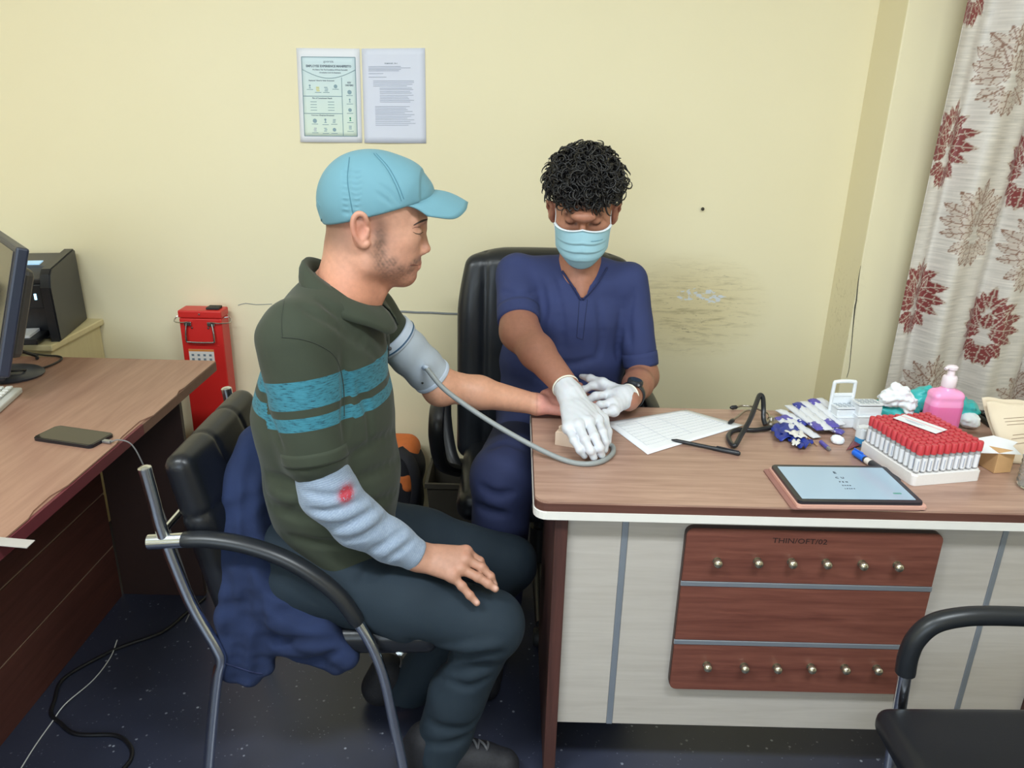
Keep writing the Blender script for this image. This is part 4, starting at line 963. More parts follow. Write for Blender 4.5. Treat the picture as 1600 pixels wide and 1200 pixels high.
for nm, pts, r, fl, m_ in (('eyebrow', [(646, 352), (653, 348), (660, 345), (667, 343)], [.0008, .0018, .0022, .0014], .4, 'dark_hair'), ('eyelash', [(645, 362.5), (650, 365), (655, 365.5), (661, 363)], [.0004, .0008, .0009, .0005], .7, 'dark_hair'), ('eyelid_crease', [(644, 357), (650, 354.8), (657, 355)], [.0003, .0005, .0003], .7, 'lip_line'), ('mouth_line', [(641, 414.2), (646, 413.8), (652, 414.2)], [.0005, .0009, .0006], .7, 'lip_line')):
    q = PHEAD.path(pts, .0004, 6)
    if len(q) > 4:
        tube(nm, q, r, m_, BODY, 6, 0, flat=fl)
        q2 = [p-2*np.dot(p-Hc, nv)*nv for p in q]; tube(nm, q2, r, m_, BODY, 6, 0, flat=fl)
# trousers
def trousers():
    s = SDF((-.66, 1.26, -.0), (.08, 1.90, .72), .0065)
    s.chain([HIP, MTH, KNE], [.092, .084, .068], .03); KN2 = T(760, 1000, 1.435); s.ell(KNE+A(-.006, 0, -.008), (.070, .066, .070), .03)
    mid = T(715, 1085, 1.44); s.chain([KNE, mid, T(690, 1165, 1.44)], [.066, .064, .068], .025)
    s.chain([FHIP, FHIP*.5+FKNE*.5, FKNE], [.090, .084, .068], .03); s.chain([FKNE, FANK+A(.03, 0, .05)], [.066, .060], .025)
    s.rc(HIP+A(-.01, .03, .02), FHIP+A(-.01, 0, .02), .105, .10, .05)
    carve(s, [([(690, 1032), (735, 1022), (785, 1022)], .009), ([(700, 1050), (740, 1046), (775, 1040)], .008), ([(650, 1112), (690, 1138), (735, 1135), (762, 1100)], .009), ([(655, 1160), (700, 1165), (735, 1150)], .007), ([(560, 910), (580, 885), (600, 862)], .008), ([(585, 905), (600, 885), (612, 868)], .006), ([(640, 1002), (690, 1012), (740, 1005)], .006), ([(690, 1060), (730, 1075), (765, 1060)], .005), ([(690, 1010), (730, 1012), (780, 1008)], -.010)])
    s.warp(lambda X, Y, Z: .0010*np.sin(62*X+34*Z+3*np.sin(25*Y))*np.sin(40*Z-18*X+20*Y))
    s.cut(T(690, 1193, 1.44), (-.25, -.1, -1), .004)
    V, Fq = s.mesh(); return mesh_np('trousers', V, Fq, 'trouser_cloth', pat)
trousers()
# shoes
def shoe(name, heel, toe, parent):
    heel, toe = np.array(heel, float), np.array(toe, float); d = (toe-heel)/np.linalg.norm(toe-heel); Lh = np.linalg.norm(toe-heel)
    s = SDF(np.minimum(heel, toe)-.08, np.maximum(heel, toe)+A(.08, .08, .15), .005); up = A(0, 0, 1); sd_ = np.cross(d, up)
    s.rc(heel+d*.03+up*.045, toe-d*.05+up*.038, .042, .038, .02); s.rc(heel+d*.03+up*.05, heel+d*.05+up*.10, .042, .040, .03); s.rc(heel+d*.05+up*.09, toe-d*.10+up*.055, .036, .034, .03); s.cut((0, 0, .0), (0, 0, -1), .003)
    V, Fq = s.mesh(); o = mesh_np(name, V, Fq, 'shoe_black', parent); sf = Surf(V, Fq)
    for k in range(6):
        c = heel+d*(.10+.022*k); a = [sf.near(c+up*.14+sd_*q, .002) for q in (-.032, -.012, .012, .032)]; tube('lace', a, .003, 'shoe_lace', o, 6, 4)
        if k < 5: tube('lace', [sf.near(c+up*.14-sd_*.025, .003), sf.near(c+up*.14+d*.011, .005), sf.near(c+up*.14+d*.022+sd_*.025, .003)], .003, 'shoe_lace', o, 6, 4)
    ol = [heel+d*(.03)-d*.045*math.cos(a)+sd_*.045*math.sin(a)+up*.001 for a in np.linspace(-1.57, 1.57, 8)]; 
    return o
shoe('shoe', A(ANK[0]-.10, 1.435, .0), A(ANK[0]+.19, 1.42, .0), pat); shoe('shoe', A(FANK[0]-.06, 1.66, .0), A(FANK[0]+.22, 1.70, .0), pat)
# polo shirt
SL0, SL1 = T(462, 532, 1.425), T(492, 706, 1.392)
def polo():
    s = SDF((-.66, 1.28, .42), (-.10, 1.92, 1.26), .0052)
    s.chain([T(520, 492, 1.57), T(512, 530, 1.57), T(508, 640, 1.57), T(522, 740, 1.565), T(530, 830, 1.56)], [.080, .114, .138, .136, .128], .05, n=(0, 1, 0), sc=1.36)
    s.rc(T(525, 478, 1.57), SL0+A(.01, .02, .012), .056, .066, .05); s.rc(T(525, 478, 1.57), FS+A(-.005, 0, .0), .056, .060, .05)
    s.rc(SL0, SL1, .076, .064, .022); s.rc(FS, FS*.74+FE*.26, .062, .052, .02)
    a = SL1-SL0; s.cut
    carve(s, [([(534, 556), (541, 600), (540, 650), (541, 690)], .008), ([(470, 478), (520, 505), (575, 545)], .005), ([(500, 470), (545, 505), (590, 560)], .004), ([(548, 712), (590, 690), (626, 668)], .007), ([(552, 752), (595, 735), (632, 712)], .008), ([(575, 790), (610, 775), (640, 752)], .007), ([(418, 742), (440, 752), (462, 756)], .009), ([(422, 790), (460, 806), (505, 812)], .008), ([(445, 838), (500, 850), (560, 850)], .007), ([(560, 600), (575, 640), (580, 690)], .004), ([(420, 765), (445, 775), (470, 778)], -.010), ([(410, 600), (420, 650), (440, 700)], .004)])
    s.warp(lambda X, Y, Z: .0009*np.sin(55*X+48*Z+4*np.sin(18*Y))*np.sin(30*Z-26*X+24*Y))
    # hem plane of the near sleeve: trim below it around the arm only
    n = a/np.linalg.norm(a); n = n+A(.10, 0, -.0); X, Y, Z = s.ax[0][:, None, None], s.ax[1][None, :, None], s.ax[2][None, None, :]
    pl = (X-SL1[0])*n[0]+(Y-SL1[1])*n[1]+(Z-SL1[2])*n[2]
    V, Fq = s.mesh(); 
    t = ((V-SL0) @ (SL1-SL0))/np.dot(a, a); dist = np.linalg.norm(V-SL0-np.clip(t, 0, 1.2)[:, None]*a, axis=1)
    insl = (dist < .086) & (t > .02) & (V[:, 1] < SL0[1]+.055-.0*t)
    zs = np.where(insl, SL0[2]+(SL1[2]-SL0[2])*t+.004, V[:, 2]); 
    fa = FE-FS; tf = ((V-FS) @ fa)/np.dot(fa, fa); df = np.linalg.norm(V-FS-np.clip(tf, 0, 1)[:, None]*fa, axis=1); inf_ = (df < .07) & (tf > .1)
    zs = np.where(inf_, 1.10, zs)
    return V, Fq, zs
V, Fq, zs = polo(); PSH = Surf(V, Fq); sh = mesh_np('polo_shirt', V, Fq, 'polo_cotton', pat, True, attrs={'st': zs})
fabric('olive_rib', (48, 55, 41), .85); fabric('olive_dark', (44, 50, 40), .85); fabric('grey_camo', (128, 132, 132), .85, 300, .2, .25)
for pts, r in (([(440, 527), (470, 530), (500, 540), (525, 560), (536, 600), (538, 650)], .0011), ([(444, 470), (440, 500), (441, 527)], .0009)):
    q = PSH.path(pts, .0004); tube('seam', q, r, 'olive_dark', sh, 5, 0)
# sleeve hem band
def ring_band(name, c, ax, r0, r1, w, m, parent, n=40, th=.0025, tilt=None, sy=1.0):
    ax = ax/np.linalg.norm(ax); u = np.cross(ax, A(0, 1, 0)); u /= np.linalg.norm(u); v = np.cross(ax, u); G = np.zeros((n, 6, 3))
    for i in range(n):
        a = 2*math.pi*i/n; d = math.cos(a)*u+sy*math.sin(a)*v
        for j, (t, rr) in enumerate(((0, r0-th), (0, r0), (.3, r0+(r1-r0)*.3+.0008), (.8, r0+(r1-r0)*.8+.0008), (1, r1), (1, r1-th*1.5))): G[i, j] = c+d*rr+ax*w*t
    return grid_mesh(name, G, m, parent, True)
axs = (SL1-SL0)/np.linalg.norm(SL1-SL0)
ring_band('sleeve_hem', SL1-axs*.012, axs, .0665, .0655, .026, 'olive_rib', sh, 48, .006)
# collar
def collar():
    back, front = T(481, 408, 1.57), T(588, 478, 1.565); c = (back+front)/2; a = (front[0]-back[0])/2; tz = (front[2]-back[2])/2; n = 64; G = np.zeros((n, 7, 3))
    for i in range(n):
        ph = .10+(2*math.pi-.20)*i/(n-1); cx, sy = math.cos(ph), math.sin(ph); fr = max(0, cx)
        p_in = c+A(a*cx, .066*sy, tz*cx); tip = math.exp(-((min(ph, 2*math.pi-ph)-.38)/.35)**2)
        out = c+A((a+.018+.022*max(0, cx))*cx+.004, .112*sy, tz*cx-.036-.016*tip); top = p_in+A(.004*cx, .003*sy, .006)
        inn = c+A((a-.008)*cx, .056*sy, tz*cx-.028)
        pts = [inn, p_in+A(0, 0, -.004), top, p_in*.8+out*.2+A(.006*cx, .006*sy, .009), p_in*.5+out*.5+A(.006*cx, .008*sy, .010), p_in*.2+out*.8+A(.003*cx, .006*sy, .006), out]
        for j, q in enumerate(pts): G[i, j] = q
    return grid_mesh('collar', G, 'olive_rib', sh, thick=.003)
collar()
pq = PSH.path([(592, 484), (600, 505), (606, 530), (608, 560)], .002, 5)
if len(pq) > 3: tube('placket', pq, .012, 'olive_rib', sh, 8, 0, flat=.25, up=(0, 1, 0))
for px, py in ((608, 516), (612, 545)):
    q = PSH.hit(px-6, py, .004)
    if q is not None:
        bm = bmesh.new(); bmesh.ops.create_uvsphere(bm, u_segments=10, v_segments=6, radius=.0048); bm.transform(Matrix.Translation(tuple(q))); from_bm('button', bm, 'shoe_lace', sh, True)
# grey long undersleeve on the near arm
def undersleeve():
    ax = [T(499, 722, 1.396), T(513, 768, 1.393), T(558, 815, 1.405), T(610, 845, 1.42), T(655, 870, 1.43)]; rs = [.054, .0565, .051, .043, .034]
    P = np.array(ax); s = SDF(P.min(0)-.08, P.max(0)+.08, .0042); s.chain(ax, rs, .02)
    carve(s, [([(468, 795), (515, 800), (566, 782)], .006), ([(486, 820), (540, 816), (588, 792)], .006), ([(528, 848), (572, 836), (608, 806)], .006), ([(568, 866), (602, 850), (632, 828)], .005), ([(475, 770), (520, 775), (560, 758)], .004), ([(600, 878), (625, 862), (648, 842)], .004), ([(478, 808), (530, 808), (578, 788)], -.008), ([(510, 835), (558, 826), (598, 800)], -.008)], .012)
    s.warp(lambda X, Y, Z: .0006*np.sin(150*X+120*Z)*np.sin(60*Z-90*X)); d = ax[4]-ax[3]; s.cut(ax[4]-d*.04, d, .006)
    V, Fq = s.mesh(); at = np.zeros(len(V)); best = np.full(len(V), 9.); acc = 0
    for i in range(4):
        d = ax[i+1]-ax[i]; l = np.linalg.norm(d); t = np.clip((V-ax[i]) @ d/l/l, 0, 1); ds = np.linalg.norm(V-ax[i]-t[:, None]*d, axis=1); w = ds < best; at[w] = (acc+t*l)[w]; best[w] = ds[w]; acc += l
    sf = Surf(V, Fq); rp = sf.hit(541, 771); red = np.clip(2.6*np.exp(-(((V-rp)/np.array([.011, .02, .014]))**2).sum(1)), 0, 1)
    return mesh_np('undersleeve', V, Fq, 'grey_knit', pat, True, attrs={'ax': at, 'red': red})
undersleeve()
# cap
def cap():
    s = SDF(H(585, 300)-A(.16, .14, .13), H(585, 300)+A(.16, .14, .13), .003)
    s.ell(H(573, 314), (.0985, .0835, .098), 0, R=RH); s.ell(H(612, 308), (.070, .074, .070), .05, R=RH); s.rc(H(640, 288), H(655, 300), .030, .026, .04, n=nv, sc=1.6)
    lo = H(506, 350); hi = H(674, 305); d = hi-lo; n = np.cross(d, nv); n = n if n[2] < 0 else -n; s.cut(lo, n, .004)
    carve(s, [([(586, 240), (605, 261), (620, 289), (629, 312)], .003), ([(546, 246), (543, 280), (547, 310), (552, 337)], .004)]+[([(536, 268+i*9), (541, 270+i*9), (547, 268+i*9)], .0025) for i in range(8)]+[([(549, 268+i*9), (556, 271+i*9), (564, 268+i*9)], .002) for i in range(8)]+[([(595, 288), (610, 302), (622, 318)], .0025), ([(588, 300), (600, 310), (612, 320)], .002)], .005)
    V, Fq = s.mesh(); c = mesh_np('cap', V, Fq, 'cap_cloth', pat)
    sf = Surf(V, Fq); fabric('cap_stitch', (74, 122, 138), .8)
    for pts in ([(584, 240), (603, 262), (618, 290), (627, 314)], [(588, 240), (607, 261), (622, 288), (631, 311)], [(546, 246), (543, 280), (547, 310), (552, 337)]):
        q = sf.path(pts, .0003); tube('seam', q, .0009, 'cap_stitch', c, 5, 0)
    # brim
    def loc(p): r = np.array(p)-Hc; return np.array([r @ fv, r @ nv, r[2]])
    base = [loc(H(675, 297, 0)), loc(H(664, 303, -.035)), loc(H(645, 312, -.058)), loc(H(626, 321, -.073))]
    tip = [loc(H(731, 317, 0)), loc(H(726, 331, -.030)), loc(H(708, 342, -.056)), loc(H(668, 338, -.073))]
    bs = catmull(base, 6); ts = catmull(tip, 6); N = len(bs); rows = []
    for sg in (1, -1):
        seq = range(N-1, -1, -1) if sg > 0 else range(1, N)
        for i in seq:
            row = []
            for t in np.linspace(0, 1, 10):
                p = bs[i]*(1-t)+ts[i]*t; p = p+np.array([0, 0, .006*math.sin(math.pi*t)]); p = p*np.array([1, sg, 1]); row.append(Hc+p[0]*fv+p[1]*nv+A(0, 0, p[2]))
            rows.append(row)
    grid_mesh('brim', np.array(rows), 'cap_cloth', c, thick=.0035)
    st = [H(499, 316, -.03), H(497, 324, -.02), H(500, 334, -.015), H(503, 344, -.02)]
    tube('strap', st, .010, 'cap_cloth', c, 8, 5, flat=.25)
cap()
# ------------------------------------------------------------------ pressure cuff with its hose
matc('cuff_grey', (176, 186, 198), .6, grain=.05, gscale=30, bump=.2); matc('cuff_trim', (196, 208, 226), .5); matc('cuff_blue', (52, 88, 120), .5); matc('hose_grey', (142, 146, 146), .5)
cf = empty('pressure_cuff', T(648, 553, 1.79)-A(0, 0, .1), 'grey blood pressure cuff with hose wrapped on the upper arm', 'pressure cuff')
def cuff():
    a, b = T(618, 531, 1.768), T(676, 589, 1.812); d = b-a; P = np.array([a, b]); s = SDF(P.min(0)-.09, P.max(0)+.09, .0042)
    s.rc(a-d*.3, b+d*.3, .056, .0505, 0); s.warp(lambda X, Y, Z: .0015*np.sin(90*X-70*Z)+0*Y); s.cut(b, d, .006); s.cut(a, -d, .006)
    V, Fq = s.mesh(); c = mesh_np('wrap', V, Fq, 'cuff_grey', cf); sf = Surf(V, Fq)
    ax = d/np.linalg.norm(d)
    ring_band('trim_band', a-ax*.026, ax, .0575, .0575, .030, 'cuff_trim', cf, 48, .004); ring_band('blue_line', a-ax*.006, ax, .0588, .0588, .004, 'cuff_blue', cf, 48, .002)
    ring_band('edge_tape', b-ax*.010, ax, .0520, .0515, .012, 'cuff_trim', cf, 48, .004)
    q = sf.hit(662, 575, .001); port = [q, q+A(.004, -.010, .006), q+A(.012, -.016, .004)]
    tube('port', port, .0058, 'cuff_trim', cf, 10, 4)
    hose = [q+A(.008, -.014, .005), T(690, 604, 1.71), T(720, 628, 1.69), T(760, 655, 1.67), T(800, 679, 1.64), PZ(845, 703, .780), PZ(885, 720, .7665), PZ(915, 725, .7662), PZ(940, 721, .7662), PZ(956, 710, .7665), PZ(958, 699, .7675), PZ(950, 694, .772), PZ(938, 694, .776)]
    tube('hose', hose, .0062, 'hose_grey', cf, 10, 8)
    tab = [sf.hit(619, 583, .003), sf.hit(628, 590, .006), sf.hit(638, 596, .003)]
    if all(t is not None for t in tab): tube('tab', tab, .010, 'cuff_trim', cf, 8, 5, flat=.3)
    e = sf.hit(660, 598, .001)
    if e is not None:
        bm = bmesh.new(); bmesh.ops.create_uvsphere(bm, u_segments=8, v_segments=6, radius=.003); bm.transform(Matrix.Translation(tuple(e))); from_bm('eyelet', bm, 'black_rubber', cf, True)
cuff()
# ------------------------------------------------------------------ navy fleece hung on the chair
def jacket():
    s = SDF((-.70, 1.30, .24), (-.30, 1.66, .86), .006)
    up = [T(398, 690, 1.55), T(385, 760, 1.50), T(378, 840, 1.455), T(385, 905, 1.42)]; s.chain(up, [.035, .05, .055, .05], .03, n=(0, 1, 0), sc=1.25)
    s.rc(T(420, 690, 1.56), T(415, 850, 1.50), .04, .05, .03)
    for p0, p1, p2, r in (((372, 880), (362, 960), (360, 1050), .030), ((395, 900), (395, 980), (392, 1055), .032), ((415, 905), (420, 960), (415, 1040), .026)): s.chain([T(*p0, 1.40), T(*p1, 1.385), T(*p2, 1.385)], [r, r*1.05, r*.8], .022)
    s.chain([T(400, 880, 1.40), T(440, 950, 1.385), T(490, 985, 1.378), T(540, 1025, 1.378)], [.045, .048, .047, .030], .02); s.chain([T(420, 1000, 1.385), T(470, 1010, 1.38), T(525, 1040, 1.38)], [.03, .028, .020], .02)
    carve(s, [([(352, 900), (360, 960), (355, 1010)], .010), ([(378, 860), (385, 930), (375, 1000), (372, 1060)], .010), ([(402, 930), (408, 1000), (402, 1065)], .010), ([(425, 950), (470, 965), (505, 960)], .009), ([(415, 985), (460, 1005), (520, 1002)], .010), ([(450, 1030), (490, 1035), (530, 1020)], .007), ([(395, 720), (385, 800), (392, 880)], .009), ([(365, 760), (358, 830), (362, 880)], .008), ([(412, 900), (440, 925), (480, 935)], .008)], .018)
    s.warp(lambda X, Y, Z: .0014*np.sin(48*X-40*Z+3*np.sin(30*Z)))
    V, Fq = s.mesh(); j = mesh_np('jacket', V, Fq, 'fleece_navy', None); setp(j, 'navy blue fleece jacket hanging from the chair behind the capped man', 'jacket')
    sf = Surf(V, Fq); q = sf.path([(348, 1035), (370, 1042), (395, 1050), (410, 1052)], .0008, 6)
    if len(q) > 3: tube('hem_seam', q, .0015, 'scrub_dark', j, 5, 0)
jacket()
# ------------------------------------------------------------------ the masked man behind the desk
doc = empty('person', (.14, 2.15, 0), 'masked man in navy scrubs with white gloves seated behind the desk', 'person')
Dh = T(912, 321, 2.10); dpitch = math.radians(22)
_b = A(-Dh[0]*.9, -Dh[1], 0); _b /= np.linalg.norm(_b)
DR = np.cross(_b, A(0, 0, 1)); DR = -DR if DR[0] < 0 else DR   # image right
DF = _b*math.cos(dpitch)+A(0, 0, -math.sin(dpitch)); DU = np.cross(DR, DF); DU = DU if DU[2] > 0 else -DU
RD = np.array([DR, DF, DU])
def D(r, f, u): return Dh+r*DR+f*DF+u*DU
VN = [((909, 467), .004), ((910, 455), .009), ((911, 440), .017), ((913, 422), .028)]
VQ = []
# arms
RS, RE, RW = T(806, 428, 2.19), T(812, 518, 2.03), PZ(883, 602, .862)
LS, LE, LW = T(984, 440, 2.15), T(1004, 588, 2.09), PZ(984, 622, .812)
DHR, DKR, DHL, DKL = A(.06, 2.15, .58), T(787, 745, 1.82), A(.24, 2.16, .56), A(.30, 1.80, .54)
# scrub top
def scrub():
    s = SDF((-.24, 1.86, .44), (.52, 2.42, 1.20), .0058)
    s.chain([T(902, 448, 2.155), T(893, 485, 2.165), T(880, 560, 2.185), T(868, 660, 2.20)], [.066, .102, .112, .122], .05, n=(1, 0, 0), sc=1.52)
    s.rc(T(900, 425, 2.175), RS+A(.012, 0, .0), .046, .054, .05); s.rc(T(908, 425, 2.175), LS+A(-.012, 0, .0), .046, .050, .05)
    hr = RS*.42+RE*.58; hl = LS*.30+LE*.70
    s.rc(RS, hr, .058, .060, .02); s.rc(LS, hl, .052, .050, .02)
    s.rc(T(850, 640, 2.16), DHR*.6+DKR*.4, .12, .098, .05); s.rc(T(900, 650, 2.16), DHL*.6+DKL*.4, .11, .09, .05)
    carve(s, [([(845, 445), (850, 480), (846, 515)], .006), ([(860, 430), (875, 480), (880, 540)], .005), ([(785, 455), (810, 462), (840, 455)], .004), ([(975, 470), (968, 520), (966, 560)], .004), ([(990, 455), (982, 500), (985, 540)], .004), ([(850, 560), (890, 570), (930, 560)], .006), ([(840, 590), (880, 600), (930, 590)], .007), ([(780, 560), (775, 600), (772, 640)], .006), ([(935, 470), (940, 520), (935, 560)], .004)], .016)
    s.warp(lambda X, Y, Z: .0012*np.sin(50*X+44*Z+3*np.sin(20*Y))*np.sin(36*Z-30*X))
    for a, b, r in ((RS, RE, hr), (LS, LE, hl)):
        pass
    V, Fq = s.mesh(); s0 = Surf(V, Fq)
    for (x, y), r_ in VN:
        q = s0.hit(x, y); VQ.append((q, r_))
    for (q0, r0), (q1, r1) in zip(VQ[:-1], VQ[1:]):
        for dy in (-.01, .0, .012, .024): s.rc(q0+A(0, dy, 0), q1+A(0, dy, 0), r0, r1, .002, 'sub')
    s.rc(VQ[-1][0]+A(0, .02, 0), T(914, 395, 2.12), .03, .05, .004, 'sub')
    V, Fq = s.mesh(); o = mesh_np('scrub_top', V, Fq, 'scrub_cloth', doc); sf = Surf(V, Fq)
    for S_, E_, h_, r in ((RS, RE, hr, .0605), (LS, LE, hl, .0505)):
        ax = (E_-S_)/np.linalg.norm(E_-S_); ring_band('sleeve_hem', h_+ax*.012, ax, r, r-.001, .040, 'scrub_cloth', o, 44, .006)
    for pts in ([(879, 425), (888, 438), (898, 453), (907, 469)], [(948, 420), (938, 436), (925, 453), (911, 469)]):
        q = sf.path(pts, .0025, 4); bm = bmesh.new(); P3 = np.array(q); sweep(bm, P3, .008, 8, flat=.35, up=(0, -1, .6)); from_bm('collar', bm, 'scrub_cloth', o, True)
    for pts in ([(905, 470), (903, 500), (901, 527)], [(918, 468), (914, 500), (911, 530)], [(901, 527), (906, 529), (911, 530)]):
        q = sf.path(pts, .0005); 
        if len(q) > 2: tube('seam', q, .0011, 'scrub_dark', o, 5, 0)
    return o
scrub()
def doc_head():
    s = SDF(Dh-A(.15, .17, .25), Dh+A(.15, .17, .16), .0028)
    s.ell(D(0, -.012, .020), (.079, .094, .086), 0, R=RD); s.ell(D(0, .038, -.040), (.070, .054, .070), .03, R=RD); s.ell(D(0, .045, -.088), (.040, .036, .030), .03, R=RD)
    for g in (-1, 1):
        s.rc(D(g*.055, .0, -.065), D(g*.025, .05, -.10), .020, .016, .03); s.ell(D(g*.045, .055, -.03), (.022, .024, .018), .025, R=RD)
        s.ell(D(g*.032, .098, .003), (.018, .016, .010), .012, 'sub', R=RD); s.ell(D(g*.032, .077, .0005), (.015, .013, .0110), .004, R=RD)
        s.rc(D(g*.012, .089, .019), D(g*.045, .074, .019), .0075, .007, .012); s.ell(D(g*.083, .000, -.020), (.010, .016, .031), .006, R=RD)
        s.chain([D(g*.084, .012, -.002), D(g*.092, .006, .010), D(g*.097, -.006, .006), D(g*.096, -.012, -.014), D(g*.088, -.004, -.040), D(g*.081, .006, -.048)], [.004, .0045, .0045, .0045, .005, .004], .005)
        s.ell(D(g*.092, -.002, -.018), (.006, .009, .014), .004, 'sub', R=RD); s.rc(D(g*.004, .105, -.045), D(g*.010, .100, -.05), .008, .007, .006)
    s.rc(D(0, .093, -.002), D(0, .112, -.040), .0075, .0105, .010); s.ell(D(0, .1, .022), (.03, .012, .012), .02, R=RD)
    nb = T(904, 440, 2.15); s.rc(D(0, -.03, -.06), nb, .056, .060, .03); s.rc(nb, T(905, 480, 2.155), .060, .095, .03, n=(1, 0, 0), sc=1.2)
    for (q0, r0), (q1, r1) in zip(VQ[:-1], VQ[1:]): s.rc(q0+A(0, .022, -.004), q1+A(0, .022, -.004), .018+r0*.3, .018+r1*.3, .012)
    V, Fq = s.mesh(); P = V; c = np.tile(np.array(L((172, 118, 94))), (len(P), 1))
    def tint(col, w):
        nonlocal c; w = np.clip(w, 0, 1)[:, None]; c = c*(1-w)+np.array(L(col))*w
    for g in (-1, 1):
        for r, f, u in ((.012, .094, .018), (.022, .092, .021), (.032, .088, .022), (.042, .080, .019)): tint((52, 36, 32), .7*np.minimum(1, 1.3*blob(D(g*r, f, u), P, .0065)))
        for r, f, u in ((.020, .089, -.006), (.028, .089, -.0075), (.036, .087, -.007), (.043, .083, -.004)): tint((40, 26, 24), .9*np.minimum(1, 1.5*blob(D(g*r, f, u), P, .0045)))
        tint((140, 92, 74), .45*blob(D(g*.032, .088, -.002), P, .012)); tint((150, 94, 76), .5*blob(D(g*.085, 0, -.01), P, .03))
    tint((160, 106, 84), .5*sstep(-.10, -.16, (P-Dh) @ DU))
    return V, Fq, c
dparts = [doc_head()]
def doc_arms():
    out = []
    for S_, E_, W_, r in ((RS, RE, RW, (.056, .050, .046, .032)), (LS, LE, LW, (.038, .041, .040, .029))):
        P = np.array([S_, E_, W_]); s = SDF(P.min(0)-.08, P.max(0)+.08, .0036); m = E_*.6+W_*.4
        s.rc(S_, E_, r[0], r[1], .02); s.rc(E_, m, r[1], r[2], .03); s.rc(m, W_+(W_-m)*.15, r[2], r[3], .02); V, Fq = s.mesh()
        c = np.tile(np.array(L((158, 108, 88))), (len(V), 1)); w = (.35+.35*snoise(V, 60, 8))[:, None]; c = c*(1-.25*w)+np.array(L((140, 92, 74)))*.25*w; out.append((V, Fq, c))
    return out
dparts += doc_arms()
def doc_trunk():
    s = SDF((-.22, 1.66, 0), (.52, 2.42, 1.22), .012)
    s.chain([T(904, 450, 2.155), T(893, 490, 2.165), T(882, 560, 2.19), T(872, 650, 2.21)], [.060, .088, .095, .10], .04, n=(1, 0, 0), sc=1.5)
    s.chain([DHR, DKR, A(-.04, 1.83, .10)], [.075, .05, .035], .03); s.chain([DHL, DKL, A(.30, 1.82, .10)], [.075, .05, .035], .03); s.rc(RS, T(904, 450, 2.155), .045, .05, .03); s.rc(LS, T(904, 450, 2.155), .045, .05, .03)
    V, Fq = s.mesh(); return V, Fq, np.tile(np.array(L((165, 112, 90))), (len(V), 1))
dparts.append(doc_trunk())
V, Fq = cat_meshes([(a, b) for a, b, c in dparts]); mesh_np('body', V, Fq, 'skin_brown', doc, True, cols=np.vstack([c for a, b, c in dparts]))
def scrub_trousers():
    s = SDF((-.20, 1.64, .02), (.44, 2.34, .72), .0075); s.chain([DHR, DKR], [.112, .086], .03); s.chain([DKR, A(-.04, 1.83, .08)], [.080, .075], .03); s.chain([DHL, DKL], [.10, .078], .03); s.chain([DKL, A(.30, 1.82, .08)], [.076, .07], .03); s.rc(DHR, DHL, .10, .10, .04)
    carve(s, [([(765, 700), (790, 690), (815, 700)], .008), ([(750, 760), (775, 775), (800, 770)], .007), ([(745, 790), (765, 800), (790, 805)], .006)], .02); s.cut((0, 0, .07), (0, 0, -1), .005)
    V, Fq = s.mesh(); mesh_np('scrub_trousers', V, Fq, 'scrub_dark', doc)
scrub_trousers()
shoe('shoe', A(-.045, 1.90, 0), A(-.05, 1.64, 0), doc); shoe('shoe', A(.30, 1.88, 0), A(.30, 1.62, 0), doc)
# hair: a base volume under many curls
def doc_hair():
    s = SDF(Dh-A(.15, .17, .12), Dh+A(.15, .17, .18), .004)
    s.ell(D(0, -.022, .045), (.086, .098, .082), 0, R=RD); s.ell(D(0, .030, .075), (.072, .055, .045), .03, R=RD)
    s.cut(D(0, .072, .044), DF*.62-DU*.78, .01); s.cut(D(0, -.02, -.012), -DU+DF*.35, .01)
    V, Fq = s.mesh(); ms = [(V, Fq)]; r = np.random.default_rng(11); sf = Surf(V, Fq)
    up = (V-Dh) @ DU; fr = (V-Dh) @ DF; ok = np.where((up > .034+.12*np.clip(fr, 0, 1)))[0]; pick = r.choice(ok, 1300, replace=False); n = 12; m = 5; VV = []; FF = []; base = 0
    ring = np.arange(m); cen = D(0, -.015, .03)
    for i in pick:
        p0 = V[i]; nrm = p0-cen; nrm /= np.linalg.norm(nrm); tg = np.cross(nrm, r.normal(size=3)); tg /= np.linalg.norm(tg); b = np.cross(nrm, tg)
        top = max(0, nrm @ DU); ln = .014+.024*r.random()*(.4+top); R0 = .006+.009*r.random(); turns = .6+.7*r.random(); ph = r.random()*6.28; t = np.linspace(0, 1, n)[:, None]
        side = (r.normal()*.5*tg+r.normal()*.5*b+.35*DF*top)
        C = p0-nrm*.006+nrm*ln*np.sin(t*2.0)+side*ln*t+R0*t**.5*(np.cos(ph+turns*6.28*t)*tg+np.sin(ph+turns*6.28*t)*b)
        Tn = np.gradient(C, axis=0); Tn /= np.linalg.norm(Tn, axis=1)[:, None]; u = np.cross(Tn, nrm+1e-3); u /= np.linalg.norm(u, axis=1)[:, None]+1e-9; w = np.cross(Tn, u); rad = (.0034*(1-.8*t**2))
        an = 2*math.pi*ring/m; vv = C[:, None, :]+rad[:, :, None]*(np.cos(an)[None, :, None]*u[:, None, :]+np.sin(an)[None, :, None]*w[:, None, :])
        VV.append(vv.reshape(-1, 3)); i0 = (np.arange(n-1)[:, None]*m+ring[None, :]); i1 = (np.arange(n-1)[:, None]*m+(ring+1)[None, :] % m)
        FF.append(np.stack([i0, i1, i1+m, i0+m], -1).reshape(-1, 4)+base); base += n*m
    ms.append((np.vstack(VV), np.vstack(FF))); V, Fq = cat_meshes(ms)
    m_ = mat('black_hair', L((26, 24, 24)), .42, spec=.5); mesh_np('hair', V, Fq, m_, doc)
doc_hair()
